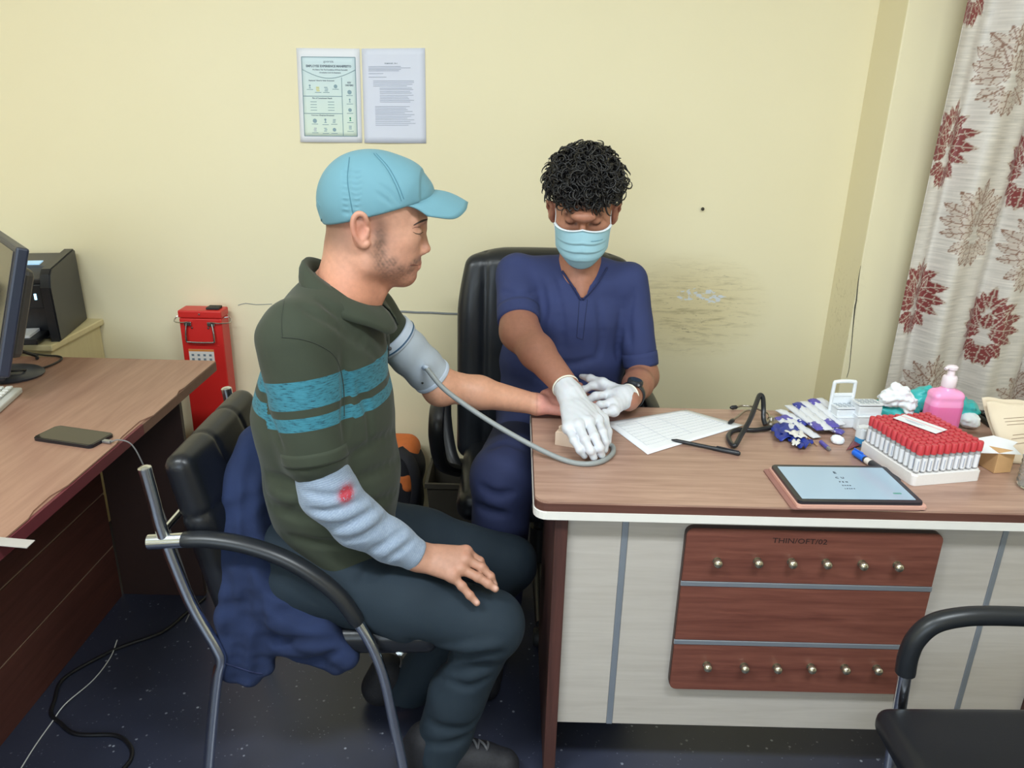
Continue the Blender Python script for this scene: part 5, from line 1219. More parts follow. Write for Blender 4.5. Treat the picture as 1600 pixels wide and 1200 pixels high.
# face mask
def face_mask():
    matc('mask_blue', (164, 208, 222), .75, grain=.02, gscale=200, bump=.1); matc('mask_white', (226, 234, 240), .7); matc('mask_print', (96, 150, 172), .7)
    nu, nv_ = 41, 33; G = np.zeros((nu, nv_, 3)); ple = [.34, .56, .76]
    for i in range(nu):
        a = -1+2*i/(nu-1)
        for j in range(nv_):
            b = j/(nv_-1)   # 0 top, 1 bottom
            w = .0735-.006*b-.022*(max(0, b-.62)/.38)**1.5; r = w*math.sin(a*1.25)/math.sin(1.25); dep = .118-.002*b-.020*max(0, b-.7)/.3
            f = .046+(dep-.046)*max(0, math.cos(a*1.45))**.75+.008*math.sin(math.pi*b)*math.cos(a*1.4)
            u = -.019-.104*b+.012*(1-abs(a))**2*(1-b)*1.2-.016*(math.cos(a*1.5))*max(0, b-.6)/.4
            pl = 0
            for p in ple:
                q = (b-p)/.035; pl += .0045*(1-abs(a)**4)*(math.exp(-q*q) if q < 0 else math.exp(-(q*.35)**2))*(-1 if q > 0 else 1)*.6
            G[i, j] = D(r, f+pl, u)
    mk = grid_mesh('face_mask', G, 'mask_blue', doc, thick=.0012)
    for path in ([G[i, 0] for i in range(nu)], [G[0, j] for j in range(0, 26)], [G[-1, j] for j in range(0, 26)]):
        q = np.array(path)+DF*.0012; bm = bmesh.new(); sweep(bm, q, .0034, 6, flat=.35, up=DF); from_bm('binding', bm, 'mask_white', mk, True)
    for g, i in ((-1, 0), (1, nu-1)):
        e = D(g*.079, -.020, .002); e2 = D(g*.083, -.016, -.045); tube('ear_loop', [G[i, 1], D(g*.073, .03, -.008), e, D(g*.086, -.026, -.02), e2, D(g*.073, .022, -.070), G[i, 24]], .0013, 'mask_white', mk, 6, 5)
    tube('faint_print', [G[25+k//2, 7+(k % 2)]*.5+G[25+(k+1)//2, 7]*.5+DF*.0016 for k in range(16)], .0006, 'mask_print', mk, 5, 3)
face_mask()
# gloves
def glove(w, m, f, th, fore, name='glove'):
    P = np.array([w]+m+[q for x in f for q in x]+th+[fore]); s = SDF(P.min(0)-.05, P.max(0)+.045, .0021); hand_sdf(s, w, m, f, th, pr=.0128, wr=.030, glove=.0006)
    ax = (w-fore)/np.linalg.norm(w-fore); s.rc(fore, w, .034, .030, .02)
    s.cut(fore+ax*.012, -ax, .003); s.warp(lambda X, Y, Z: .0005*np.sin(260*X+190*Y)*np.sin(210*Z-120*Y))
    V, Fq = s.mesh(); o = mesh_np(name, V, Fq, 'glove_latex', doc)
    bm = bmesh.new(); u = np.cross(ax, A(0, 0, 1)); u /= np.linalg.norm(u); v = np.cross(ax, u)
    sweep(bm, [fore+ax*.011+.0338*(math.cos(a)*u+math.sin(a)*v) for a in np.linspace(0, 2*math.pi, 40, endpoint=False)], .0022, 6, closed=True); from_bm('cuff_roll', bm, 'glove_cuff', o, True)
    return o
matc('glove_cuff', (232, 228, 212), .5)
m = [PZ(934, 657, .824), PZ(920, 660, .830), PZ(904, 665, .828), PZ(888, 669, .820)]
glove(PZ(892, 618, .850), m, [[m[0], PZ(941, 676, .812), PZ(945, 691, .795), PZ(945, 703, .778)], [m[1], PZ(929, 683, .814), PZ(937, 700, .795), PZ(940, 711, .776)], [m[2], PZ(914, 687, .812), PZ(923, 704, .792), PZ(928, 715, .774)], [m[3], PZ(897, 688, .806), PZ(906, 703, .790), PZ(913, 712, .775)]],
      [PZ(925, 640, .828), PZ(943, 655, .808), PZ(949, 675, .790), PZ(950, 690, .778)], RW+(RE-RW)*.02)
m = [PZ(947, 606, .822), PZ(952, 617, .825), PZ(956, 630, .820), PZ(959, 642, .811)]
glove(PZ(975, 621, .818), m, [[m[0], PZ(925, 603, .826), PZ(912, 609, .816), PZ(903, 617, .806)], [m[1], PZ(931, 619, .826), PZ(918, 626, .815), PZ(909, 633, .803)], [m[2], PZ(938, 633, .820), PZ(926, 639, .808), PZ(918, 645, .795)], [m[3], PZ(944, 646, .808), PZ(934, 651, .796), PZ(926, 655, .786)]],
      [PZ(966, 610, .822), PZ(942, 598, .836), PZ(923, 592, .834), PZ(909, 588, .826)], LW+(LE-LW)*.03)
# wrist watch on the bare wrist above the glove
matc('watch_black', (34, 38, 44), .4); mat('watch_glass', L((40, 52, 58)), .1, spec=.6)
wa = LW+(LE-LW)*.12; ax = (LE-LW)/np.linalg.norm(LE-LW); u = np.cross(ax, A(0, 0, 1)); u /= np.linalg.norm(u); v = np.cross(u, ax)
wt = empty('wrist_watch', wa-A(0, 0, .04), 'black wrist watch on the gloved man, beside his left glove', 'watch')
G = np.zeros((40, 4, 3))
for i in range(40):
    a = 2*math.pi*i/40; d = math.cos(a)*u+math.sin(a)*v
    for j, (t, r_) in enumerate(((-.011, .0335), (-.010, .0362), (.010, .0362), (.011, .0335))): G[i, j] = wa+ax*t+d*r_
grid_mesh('strap', G, 'watch_black', wt, True)
vd = CAM-wa; vd = vd-ax*np.dot(vd, ax); vd /= np.linalg.norm(vd); dd = .55*vd+.65*v+.0*u; dd = dd-ax*np.dot(dd, ax); dd /= np.linalg.norm(dd)
Mw = frame(wa+dd*.034, np.cross(ax, dd), ax); bm = bmesh.new(); lathe(bm, [(0, 0), (.0205, 0), (.0215, .004), (.0205, .010), (.018, .0115), (0, .0115)], 26); bm.transform(Mw); from_bm('case', bm, 'watch_black', wt, True, angle=30)
bm = bmesh.new(); lathe(bm, [(0, 0), (.0165, 0), (.0165, .0008), (0, .0008)], 26); bm.transform(Mw @ Matrix.Translation((0, 0, .0115))); from_bm('dial', bm, 'watch_glass', wt, True)
for k in range(2):
    bm = bmesh.new(); lathe(bm, [(0, 0), (.003, 0), (.003, .004), (0, .005)], 10); bm.transform(Mw @ Matrix.Rotation(math.radians(60-120*k), 4, 'Z') @ Matrix.Translation((.021, 0, .006)) @ rotm(0, math.pi/2)); from_bm('button', bm, 'steel_plug', wt, True)
# ================================================================== THINGS ON THE EXAMINATION DESK
DT = .7605
def quad_sheet(name, pc, z, m, label, cat, nx=12, ny=12, wav=.0, th=.0004, group=None):
    a, b, c, d = [PZ(*q, z) for q in pc]; G = np.zeros((nx+1, ny+1, 3))
    for i in range(nx+1):
        for j in range(ny+1):
            u, w = i/nx, j/ny; p = (a*(1-u)+b*u)*(1-w)+(d*(1-u)+c*u)*w; p[2] += wav*(.5+.5*math.sin(4*u+2*w))*(u*w); G[i, j] = p
    r = empty(name, (a+c)/2*A(1, 1, 0)+A(0, 0, z), label, cat, group); grid_mesh('sheet', G, m, r, thick=th); return r, G
matc('form_white', (232, 234, 238), .75); matc('form_line', (178, 182, 190), .8)
fo, G = quad_sheet('paper_form', [(945, 660), (1072, 640), (1162, 665), (1012, 710)], .7615, 'form_white', 'white printed form lying on the desk beside the gloves', 'paper', wav=.004)
def gp(u, w):
    i = min(int(u*12), 11); j = min(int(w*12), 11); fu, fw = u*12-i, w*12-j
    return G[i, j]*(1-fu)*(1-fw)+G[i+1, j]*fu*(1-fw)+G[i, j+1]*(1-fu)*fw+G[i+1, j+1]*fu*fw+A(0, 0, .0005)
for k in range(9):
    bm = bmesh.new(); sweep(bm, [gp(u, .12+.085*k) for u in np.linspace(.08, .92, 8)], .0005, 4, flat=.4); from_bm('ruled_line', bm, 'form_line', fo)
for u in (.08, .30, .55, .92):
    bm = bmesh.new(); sweep(bm, [gp(u, w) for w in np.linspace(.12, .80, 8)], .0005, 4, flat=.4); from_bm('ruled_line', bm, 'form_line', fo)
# pen
matc('pen_black', (34, 36, 42), .35); matc('pen_clip', (60, 62, 70), .3, .4)
def stick_along(name, a, b, prof, m, parent, n=12):
    a, b = np.array(a), np.array(b); d = Vector(tuple(b-a)); Lh = d.length; R = d.to_track_quat('Z', 'Y').to_matrix().to_4x4(); bm = bmesh.new(); lathe(bm, [(r, t*Lh) for t, r in prof], n, a, R); return from_bm(name, bm, m, parent, True, angle=35)
a, b = PZ(1049, 687, DT+.0052), PZ(1157, 709, DT+.0052); pn = empty('pen', (a+b)/2-A(0, 0, .005), 'black ballpoint pen lying beside the white form', 'pen')
stick_along('barrel', a, a+(b-a)*.62, [(0, 0), (.0, .0012), (.05, .0028), (.12, .0046), (1, .0048)], 'pen_black', pn); stick_along('pen_cap', a+(b-a)*.60, b, [(0, .0049), (.05, .0054), (.95, .0054), (1, .003)], 'pen_black', pn)
tube('clip', [b+A(-.004, 0, .006), b-(b-a)*.3+A(0, 0, .007), b-(b-a)*.34+A(0, 0, .0055)], .0014, 'pen_clip', pn, 6, 3)
# stethoscope
matc('steth_tube', (30, 32, 38), .32); matc('steth_metal', (168, 160, 148), .28, .9)
stt = empty('stethoscope', PZ(1170, 665, DT), 'black stethoscope with a raised tube loop behind the pen', 'stethoscope')
tube('tubing', [PZ(1205, 668, .769), PZ(1180, 672, .768), PZ(1150, 672, .768), PZ(1138, 682, .768), PZ(1147, 697, .769), PZ(1158, 680, .779), PZ(1172, 655, .800), PZ(1181, 632, .818), PZ(1187, 617.5, .830), PZ(1192, 622, .824), PZ(1193, 638, .806), PZ(1193, 654, .784), PZ(1196, 664, .772)], .0062, 'steth_tube', stt, 12, 7)
tube('ear_tube', [PZ(1196, 662, .774), PZ(1202, 655, .776), PZ(1200, 646, .775), PZ(1186, 640, .772), PZ(1174, 635, .769), PZ(1160, 634, .767), PZ(1152, 636, .767)], .0028, 'steth_metal', stt, 8, 6); tube('ear_tube', [PZ(1180, 640, .772), PZ(1165, 642, .768), PZ(1154, 650, .767), PZ(1146, 656, .767)], .0028, 'steth_metal', stt, 8, 6)
for q, e in (((1152, 636), (1141, 637)), ((1146, 656), (1139, 661))): stick_along('ear_tip', PZ(*q, .767), PZ(*e, .767), [(0, .003), (.15, .0055), (.7, .0058), (1, .003)], 'steth_tube', stt)
bm = bmesh.new(); lathe(bm, [(0, 0), (.019, 0), (.021, .004), (.019, .009), (.010, .012), (.008, .02), (0, .021)], 22, PZ(1204, 662, DT)); from_bm('chest_piece', bm, 'steth_metal', stt, True)
# sterile packets
mat('packet_film', L((232, 234, 240)), .18, spec=.6, Transmission_Weight=.15); matc('packet_paper', (224, 226, 232), .5, grain=.03); matc('packet_purple', (92, 84, 168), .35, grain=.15, gscale=60); matc('packet_blue', (52, 62, 150), .35, grain=.1); matc('tube_plastic', (196, 202, 212), .25)
def packet(px0, px1, z0, z1, w, kind):
    pos = ['second', 'third', 'fourth', 'fifth', 'sixth', 'eighth', 'ninth', 'first', 'seventh'][kind]
    a, b = PZ(*px0, z0), PZ(*px1, z1); d = b-a; Lh = np.linalg.norm(d); d /= Lh; sv = np.cross(A(0, 0, 1), d); sv /= np.linalg.norm(sv); up = np.cross(d, sv); r = empty('sterile_packet', (a+b)/2-A(0, 0, .004), 'clear and purple sterile packet, '+pos+' from the left in the fanned heap', 'packet', 'sterile packets heaped beside the white racks')
    def pill(nm, t0, t1, ww, hh, m, off=0):
        n, k = 14, 12; Gq = np.zeros((n, k, 3))
        for i in range(n):
            t = t0+(t1-t0)*i/(n-1); f = max(0, 1-(2*(t-t0)/(t1-t0)-1)**6)
            for j in range(k):
                an = 2*math.pi*j/k; cr = .0012*math.sin(9*t*6+j*2.1+px0[0])
                Gq[i, j] = a+d*Lh*t+sv*(math.cos(an)*ww*(.96+.04*f))+up*(math.sin(an)*(hh*f+.0006)+cr*f+off)
        Gq = np.transpose(Gq, (1, 0, 2)); return grid_mesh(nm, Gq, m, r, True)
    pill('film', 0, 1, w, .0055, 'packet_film'); pill('printed_end', 0 if kind % 2 else .70, .26 if kind % 2 else 1.0, w*1.01, .006, 'packet_purple' if kind % 3 else 'packet_blue')
    stick_along('syringe_barrel', a+d*Lh*.12+up*.0015, b-d*Lh*.12+up*.0015, [(0, .0015), (.15, .003), (.2, .0042), (1, .0042)], 'tube_plastic', r, 10)
for i, (p0, p1, z0, z1, w) in enumerate([((1216, 640), (1262, 664), .774, .770, .013), ((1224, 650), (1277, 684), .770, .767, .0135), ((1232, 633), (1284, 672), .784, .776, .0135), ((1244, 630), (1296, 672), .790, .778, .0135), ((1256, 627), (1306, 668), .795, .779, .0135), ((1268, 624), (1316, 664), .799, .778, .0135), ((1280, 622), (1320, 656), .801, .780, .012), ((1214, 653), (1252, 676), .768, .767, .0135), ((1262, 655), (1318, 677), .778, .769, .012)]): packet(p0, p1, z0, z1, w, i)
# torn blue wrapper
matc('wrapper_blue', (38, 56, 146), .4, grain=.1); matc('wrapper_white', (226, 224, 218), .7)
wp = empty('torn_wrapper', PZ(1235, 685, DT), 'torn deep blue wrapper crumpled in front of the sterile packets', 'wrapper')
def crumple(name, pc, zb, amp, m, parent, seed, nx=14, ny=8):
    r = np.random.default_rng(seed); a, b, c, d = [PZ(*q, zb) for q in pc]; Gq = np.zeros((nx+1, ny+1, 3)); ph = r.random(6)*6
    for i in range(nx+1):
        for j in range(ny+1):
            u, w = i/nx, j/ny; p = (a*(1-u)+b*u)*(1-w)+(d*(1-u)+c*u)*w; p[2] += amp*(abs(math.sin(7*u+ph[0]+2*w))*.6+abs(math.sin(9*w+5*u+ph[1]))*.5)+r.random()*.001; p[0] += .002*math.sin(12*w+ph[2]); Gq[i, j] = p
    return grid_mesh(name, Gq, m, parent, thick=.0006, smooth=False)
crumple('foil', [(1202, 670), (1236, 664), (1256, 690), (1212, 692)], DT+.001, .014, 'wrapper_blue', wp, 1); crumple('foil', [(1215, 678), (1245, 680), (1272, 696), (1252, 706)], DT+.001, .012, 'wrapper_blue', wp, 2); crumple('torn_edge', [(1226, 676), (1250, 675), (1262, 686), (1242, 686)], DT+.012, .006, 'wrapper_white', wp, 3); crumple('torn_edge', [(1236, 690), (1250, 689), (1248, 698), (1238, 698)], DT+.008, .006, 'wrapper_white', wp, 4)
# swab stick, vial, cotton
matc('stick_wood', (190, 150, 118), .7); setp(stick_along('wooden_stick', PZ(1243, 668, DT+.0022), PZ(1277, 696, DT+.0022), [(0, .002), (1, .002)], 'stick_wood', None, 8), 'thin wooden stick beside the torn blue wrapper', 'stick')
a, b = PZ(1282, 690, DT+.0053), PZ(1297, 703, DT+.0053); vi = empty('vial', (a+b)/2-A(0, 0, .005), 'tiny purple-banded vial lying in front of the sterile packets', 'vial'); stick_along('glass', a, a+(b-a)*.75, [(0, .002), (.05, .0052), (1, .0052)], 'packet_purple', vi); stick_along('vial_cap', a+(b-a)*.75, b, [(0, .0046), (.6, .0046), (1, .0025)], 'steel_plug', vi)
matc('cotton', (240, 242, 246), .95, grain=.02, gscale=120, bump=.5, Subsurface_Weight=.2)
def blobthing(name, spec, m, h=.003, noise=.002, ns=240, parent=None, cut=None, seed=0):
    P = np.array([q[0] for q in spec]); R = max(max(q[1]) for q in spec); s = SDF(P.min(0)-R-.02, P.max(0)+R+.02, h)
    for c, r in spec: s.ell(c, r, .012)
    s.warp(lambda X, Y, Z: noise*(np.sin(ns*X+3*np.sin(ns*.6*Z))*np.sin(ns*.9*Y+2*np.sin(ns*.5*X))+.6*np.sin(ns*1.7*Z+2*np.sin(ns*Y))))
    if cut is not None: s.cut((0, 0, cut), (0, 0, -1), .002)
    V, Fq = s.mesh(); return mesh_np(name, V, Fq, m, parent)
c = PZ(1308, 688, DT+.009); setp(blobthing('cotton_ball', [(c, (.012, .011, .009)), (c+A(.008, .002, -.001), (.010, .009, .008)), (c+A(-.005, .004, .004), (.007, .007, .006))], 'cotton', .0018, .0008, 420, cut=DT), 'small white cotton ball lying in front of the sterile packets', 'cotton ball')
# white racks
matc('rack_white', (228, 232, 236), .4, grain=.02); matc('rack_slot', (168, 176, 184), .5)
def rack(name, pxb, y, w, d, hbody, rz, label, handle):
    b = PZ(*pxb, DT); r = empty(name, b, label, 'rack'); Mb = Matrix.Translation(tuple(b)) @ rotm(0, 0, rz)
    def bp(nm, size, loc, m, bev=.002):
        bm = bmesh.new(); bx(bm, size, loc, None, bev); bm.transform(Mb); return from_bm(nm, bm, m, r)
    bp('body', (w, d, hbody*.45), (0, 0, hbody*.225), 'rack_white', .004); bp('tier', (w*.94, d*.8, hbody*.28), (0, .002, hbody*.60), 'rack_white', .003); bp('rim', (w*1.05, d*1.04, .003), (0, 0, hbody*.45), 'rack_white', .001)
    bm = bmesh.new(); prism(bm, rrect(w*.98, d*.9, .006), .004, Mb @ Matrix.Translation((0, .002, hbody*.75)) @ rotm(-.10)); from_bm('top_plate', bm, 'rack_white', r)
    for i in range(4):
        for j in range(3): bp('slot', (w*.14, d*.13, .0012), ((i-1.5)*w*.2, (j-1)*d*.24+.002, hbody*.75+.0045+(-.1)*((j-1)*d*.24)), 'rack_slot', 0)
    if handle:
        hh = handle; tube_pts = [np.array(Mb @ Vector(q)) for q in ((-w*.46, d*.35, hbody*.3), (-w*.46, d*.35, hh-.012), (-w*.36, d*.35, hh), (w*.36, d*.35, hh), (w*.46, d*.35, hh-.012), (w*.46, d*.35, hbody*.3))]
        bm = bmesh.new(); sweep(bm, catmull(tube_pts, 5), .005, 8, flat=.9); from_bm('handle', bm, 'rack_white', r, True); bp('handle_bar', (w*.92, .006, .010), (0, d*.35, hh-.036), 'rack_white', .002); bp('handle_panel', (w*.90, .004, hh-.04), (0, d*.36, (hh-.04)/2), 'rack_white', .001)
rack('tube_rack', (1315, 663), 1.9, .062, .055, .066, .10, 'white plastic rack with a tall loop handle on the desk', .112); rack('tube_rack', (1348, 667), 1.86, .066, .060, .088, .06, 'white tiered plastic rack right of the loop-handled one', 0)
# white and blue strip bottle
matc('strip_blue', (62, 150, 206), .4); b = PZ(1347, 694, DT); sb_ = empty('strip_bottle', b, 'small white and light blue plastic bottle beside the red-capped tubes', 'bottle')
Mb = Matrix.Translation(tuple(b)) @ rotm(0, 0, .35); bm = bmesh.new(); prism(bm, rrect(.036, .028, .009), .020, Mb, 0); from_bm('base', bm, 'strip_blue', sb_, True, angle=30); bm = bmesh.new(); prism(bm, rrect(.037, .029, .009), .026, Mb @ Matrix.Translation((0, 0, .020)), .004); from_bm('cap', bm, 'rack_white', sb_, True, angle=30)
# red foil card
matc('foil_maroon', (120, 56, 62), .35, grain=.2, gscale=120); fa, G2 = quad_sheet('foil_card', [(1338, 680), (1362, 672), (1358, 690), (1322, 704)], DT+.006, 'foil_maroon', 'small maroon foil strip leaning under the blue-capped bottle', 'card', 8, 6, .006, .0008)
# marker
matc('marker_blue', (36, 110, 226), .35); matc('marker_body', (52, 54, 62), .4); a, b = PZ(1334, 706, DT+.0085), PZ(1404, 752, DT+.0085); mk_ = empty('marker_pen', (a+b)/2-A(0, 0, .008), 'marker pen with bright blue cap beside the tablet', 'marker')
stick_along('marker_cap', a, a+(b-a)*.26, [(0, .006), (.06, .0078), (1, .0082)], 'marker_blue', mk_); stick_along('barrel', a+(b-a)*.26, b, [(0, .0074), (.04, .0078), (.96, .0078), (1, .006)], 'marker_body', mk_); tube('cap_clip', [a+A(0, 0, .009), a+(b-a)*.2+A(0, 0, .0105)], .0018, 'marker_blue', mk_, 6, 0)
stick_along('paper_band', a+(b-a)*.30, a+(b-a)*.40, [(0, .0079), (1, .0079)], 'label_white', mk_)
# tray of red-capped tubes
matc('foam_white', (232, 228, 226), .8, grain=.03, gscale=200, bump=.3); mat('tube_glass', L((206, 204, 206)), .12, spec=.6, Transmission_Weight=.35); matc('cap_red', (198, 62, 70), .3); matc('tube_label', (226, 226, 230), .6)
FL, FR = PZ(1425, 760, DT), PZ(1531, 751, DT); ex = FR-FL; ex /= np.linalg.norm(ex); ey = A(-ex[1], ex[0], 0); TW, TD = np.linalg.norm(FR-FL), .19
tray = empty('foam_tray', FL+ex*TW/2+ey*TD/2, 'white foam tray packed with red-capped blood tubes', 'tray')
Mt = frame(FL+ex*TW/2+ey*TD/2, ex, ey); bm = bmesh.new(); prism(bm, rrect(TW, TD, .010), .026, Mt, .003); from_bm('tray_base', bm, 'foam_white', tray, True, angle=30)
bmc = bmesh.new(); lathe(bmc, [(0, .0), (.0058, .001), (.0064, .004), (.0064, .050), (0, .050)], 12); me_t = bpy.data.meshes.new('tube'); bmc.to_mesh(me_t); bmc.free(); me_t.materials.append(MATS['tube_glass'])
bmc = bmesh.new(); lathe(bmc, [(.0062, .0), (.0078, .001), (.0078, .020), (.0068, .0225), (0, .0225)], 12); me_c = bpy.data.meshes.new('cap'); bmc.to_mesh(me_c); bmc.free(); me_c.materials.append(MATS['cap_red'])
bmc = bmesh.new(); lathe(bmc, [(.0066, .004), (.0067, .005), (.0067, .034), (.0066, .035)], 12); me_l = bpy.data.meshes.new('paper_label'); bmc.to_mesh(me_l); bmc.free(); me_l.materials.append(MATS['tube_label'])
bmc = bmesh.new(); bx(bmc, (.0018, .0006, .022), (0, -.0067, .018)); me_m = bpy.data.meshes.new('printed_mark'); bmc.to_mesh(me_m); bmc.free(); me_m.materials.append(MATS['print_line'])
for me in (me_t, me_c, me_l): me.polygons.foreach_set('use_smooth', np.ones(len(me.polygons), bool)); sharp(me, 40)
NX, NY = 10, 11; ORD = ['first', 'second', 'third', 'fourth', 'fifth', 'sixth', 'seventh', 'eighth', 'ninth', 'tenth', 'eleventh']
for i in range(NX):
    for j in range(NY):
        p = FL+ex*(TW*(i+.5)/NX*.96+TW*.02)+ey*(TD*(j+.5)/NY*.96+TD*.02)+A(0, 0, .0265); p = p+A(random.uniform(-.0005, .0005), random.uniform(-.0005, .0005), random.uniform(0, .0012))
        r = empty('blood_tube', p, 'red-capped blood tube, '+('front row of the foam tray' if j == 0 else ORD[j]+' row from the tray front')+', '+ORD[i]+' from the left', 'test tube', 'red-capped tubes in the foam tray', random.uniform(-.6, .6))
        for nm, me, z in (('glass_tube', me_t, 0), ('cap', me_c, .043))+((('paper_label', me_l, 0), ('printed_mark', me_m, 0)) if (j == 0 or i == 0) else ()):
            o = bpy.data.objects.new(nm, me); o.parent = r; o.location = (0, 0, z); COL.objects.link(o)
matc('label_pink', (226, 150, 160), .6); tc = FL+ex*TW*.52+ey*TD*.62+A(0, 0, .0945); Ml = frame(tc, ex*.35+ey*-.95, ex*.95+ey*.35)
ls = empty('tray_label', tc, 'white paper label with pink stripe lying on the red caps', 'label'); bm = bmesh.new(); bx(bm, (.105, .046, .0006)); bm.transform(Ml); from_bm('sheet', bm, 'form_white', ls); bm = bmesh.new(); bx(bm, (.104, .0022, .0004), (0, .006, .0006)); bm.transform(Ml); from_bm('pink_stripe', bm, 'label_pink', ls)
for k in range(3):
    bm = bmesh.new(); bx(bm, (.05-.01*k, .0012, .0003), (-.01, -.003-.004*k, .0006)); bm.transform(Ml); from_bm('printed_line', bm, 'print_line', ls)
# pink sanitizer bottle
def pink_bottle():
    b = PZ(1476, 690, DT); b[1] = 1.80; b = A(PY(1473, 640, 1.80)[0], 1.80, DT); r = empty('sanitizer_bottle', b, 'pink pump bottle of hand sanitizer behind the blood tubes', 'bottle')
    m = mat('pink_gel', L((250, 150, 200)), .25, Subsurface_Weight=.15); t = NT(m); z = t.sep(t.coords('Object'))[2]; t.color(t.ramp(t.math('DIVIDE', z, .14), [(.0, L((238, 124, 180))), (.62, L((238, 124, 180))), (.64, L((248, 160, 208))), (1, L((250, 166, 212)))]))
    s = SDF(b-A(.06, .045, .01), b+A(.06, .045, .17), .0026); s.rbox(b+A(0, 0, .064), (.0415, .027, .064), .018, 0); s.rc(b+A(0, 0, .12), b+A(0, 0, .138), .018, .014, .012); s.warp(lambda X, Y, Z: .002*np.exp(-((Z-b[2]-.105)/.008)**2)+0*X+0*Y); s.cut((0, 0, b[2]), (0, 0, -1), .004); V, Fq = s.mesh(); mesh_np('bottle_body', V, Fq, m, r)
    matc('pump_white', (238, 224, 232), .35); bm = bmesh.new(); lathe(bm, [(.016, .136), (.0172, .138), (.0172, .160), (.015, .164), (.009, .165), (.009, .180), (0, .180)], 20, b); from_bm('pump_collar', bm, 'pump_white', r, True)
    bm = bmesh.new(); lathe(bm, [(.006, .178), (.013, .182), (.0135, .188), (.010, .191), (0, .192)], 18, b); from_bm('pump_head', bm, 'pump_white', r, True); tube('nozzle', [b+A(0, 0, .187), b+A(-.012, -.004, .187), b+A(-.021, -.007, .184)], [.006, .005, .004], 'pump_white', r, 10, 4)
pink_bottle()
# cotton roll in teal plastic
matc('teal_plastic', (62, 186, 186), .3, grain=.15, gscale=25); q = lambda px, py, z: PZ(px, py, z)
ct = empty('cotton_roll', PY(1440, 640, 1.90)*A(1, 1, 0)+A(0, 0, DT), 'torn teal plastic pack of cotton wool behind the sanitizer bottle', 'cotton pack')
Yc = 1.895
blobthing('plastic_wrap', [(PY(1380, 642, Yc), (.035, .03, .03)), (PY(1415, 640, Yc-.01), (.04, .035, .035)), (PY(1447, 625, Yc), (.045, .035, .036)), (PY(1480, 632, Yc), (.05, .035, .035)), (PY(1505, 640, Yc), (.038, .034, .03))], 'teal_plastic', .004, .004, 130, ct, cut=DT)
blobthing('cotton_wool', [(PY(1390, 622, Yc-.015), (.028, .026, .022)), (PY(1405, 615, Yc-.02), (.028, .024, .022)), (PY(1398, 606, Yc-.018), (.012, .012, .016)), (PY(1418, 628, Yc-.03), (.024, .02, .018)), (PY(1420, 640, Yc-.042), (.012, .012, .02))], 'cotton', .003, .0025, 220, ct, cut=DT+.002)
blobthing('cotton_tuft', [(PY(1512, 655, Yc-.03), (.026, .022, .02)), (PY(1520, 660, Yc-.035), (.016, .016, .016))], 'cotton', .003, .0015, 220, ct, cut=DT+.002)
# black keyboard at the back of the desk
matc('key_black', (30, 31, 36), .45); matc('key_bed_black', (20, 21, 25), .4); k0_ = empty('keyboard', A(1.42, 1.90, DT), 'black computer keyboard behind the paper bag at the desk back', 'keyboard'); box('key_bed', (1.255, 1.845, DT), (1.62, 1.945, DT+.016), 'key_bed_black', k0_, .004)
bm = bmesh.new(); bx(bm, (.0155, .0135, .006), (0, 0, 0), None, .002); kc = from_bm('keycap', bm, 'key_black', k0_, local=True); bm = bmesh.new(); bx(bm, (.006, .0012, .0004)); kl = from_bm('key_mark', bm, 'form_line', kc, local=True); kl.location = (0, .002, .0032); first = True
for i in range(20):
    for j in range(6):
        o = kc if first else kc.copy()
        if not first: COL.objects.link(o); o2 = kl.copy(); COL.objects.link(o2); o2.parent = o; o2.location = (0, .002, .0032)
        first = False; o.location = Vector((1.270+i*.0178, 1.855+j*.0158, DT+.0195))-k0_.location
# tan carton with white flap
matc('carton_tan', (206, 164, 116), .7, grain=.06); b = PZ(1548, 735, DT); cn = empty('carton', b, 'small tan carton with open white flap beside the tubes', 'box'); Mb = Matrix.Translation((b[0]+.012, b[1]+.025, DT)) @ rotm(0, 0, .2)
bm = bmesh.new(); bx(bm, (.045, .075, .055), (0, 0, .0275), None, .001); bm.transform(Mb); from_bm('carton_body', bm, 'carton_tan', cn)
bm = bmesh.new(); prism(bm, [(-.075, -.02), (-.03, -.035), (.02, -.055), (.028, -.02), (.05, -.01), (.02, .03), (-.05, .03)], .0008, Mb @ Matrix.Translation((0, 0, .057)) @ rotm(.12, -.1)); from_bm('flap', bm, 'form_white', cn)
# brown paper bag
matc('kraft_pale', (222, 206, 182), .8, grain=.04, gscale=20, bump=.2); matc('kraft_print', (150, 128, 108), .8)
pbx = PY(1578, 690, 1.66); pb = empty('paper_bag', A(pbx[0]+.04, 1.70, DT), 'pale brown paper bag standing beside the water bottle', 'paper bag')
pcs = [PY(1541, 628, 1.72), PY(1660, 636, 1.70), PY(1650, 722, 1.66), PY(1568, 720, 1.66)]; pcs[2][2] = pcs[3][2] = DT+.001; Gq = np.zeros((17, 17, 3))
for i in range(17):
    for j in range(17):
        u, w = i/16, j/16; p = (pcs[0]*(1-u)+pcs[1]*u)*(1-w)+(pcs[3]*(1-u)+pcs[2]*u)*w; p[1] += .006*math.sin(7*u+5*w)-.022*math.sin(math.pi*u)*w; p[2] += .002*math.sin(16*u)*(1-w); Gq[i, j] = p
grid_mesh('front_sheet', Gq, 'kraft_pale', pb, thick=.0008); Gb = Gq.copy(); Gb[..., 1] += .02+.02*np.linspace(0, 1, 17)[None, :]*np.sin(np.linspace(0, math.pi, 17))[:, None]; Gb[..., 2] += .003; grid_mesh('back_sheet', Gb, 'kraft_pale', pb, thick=.0008)
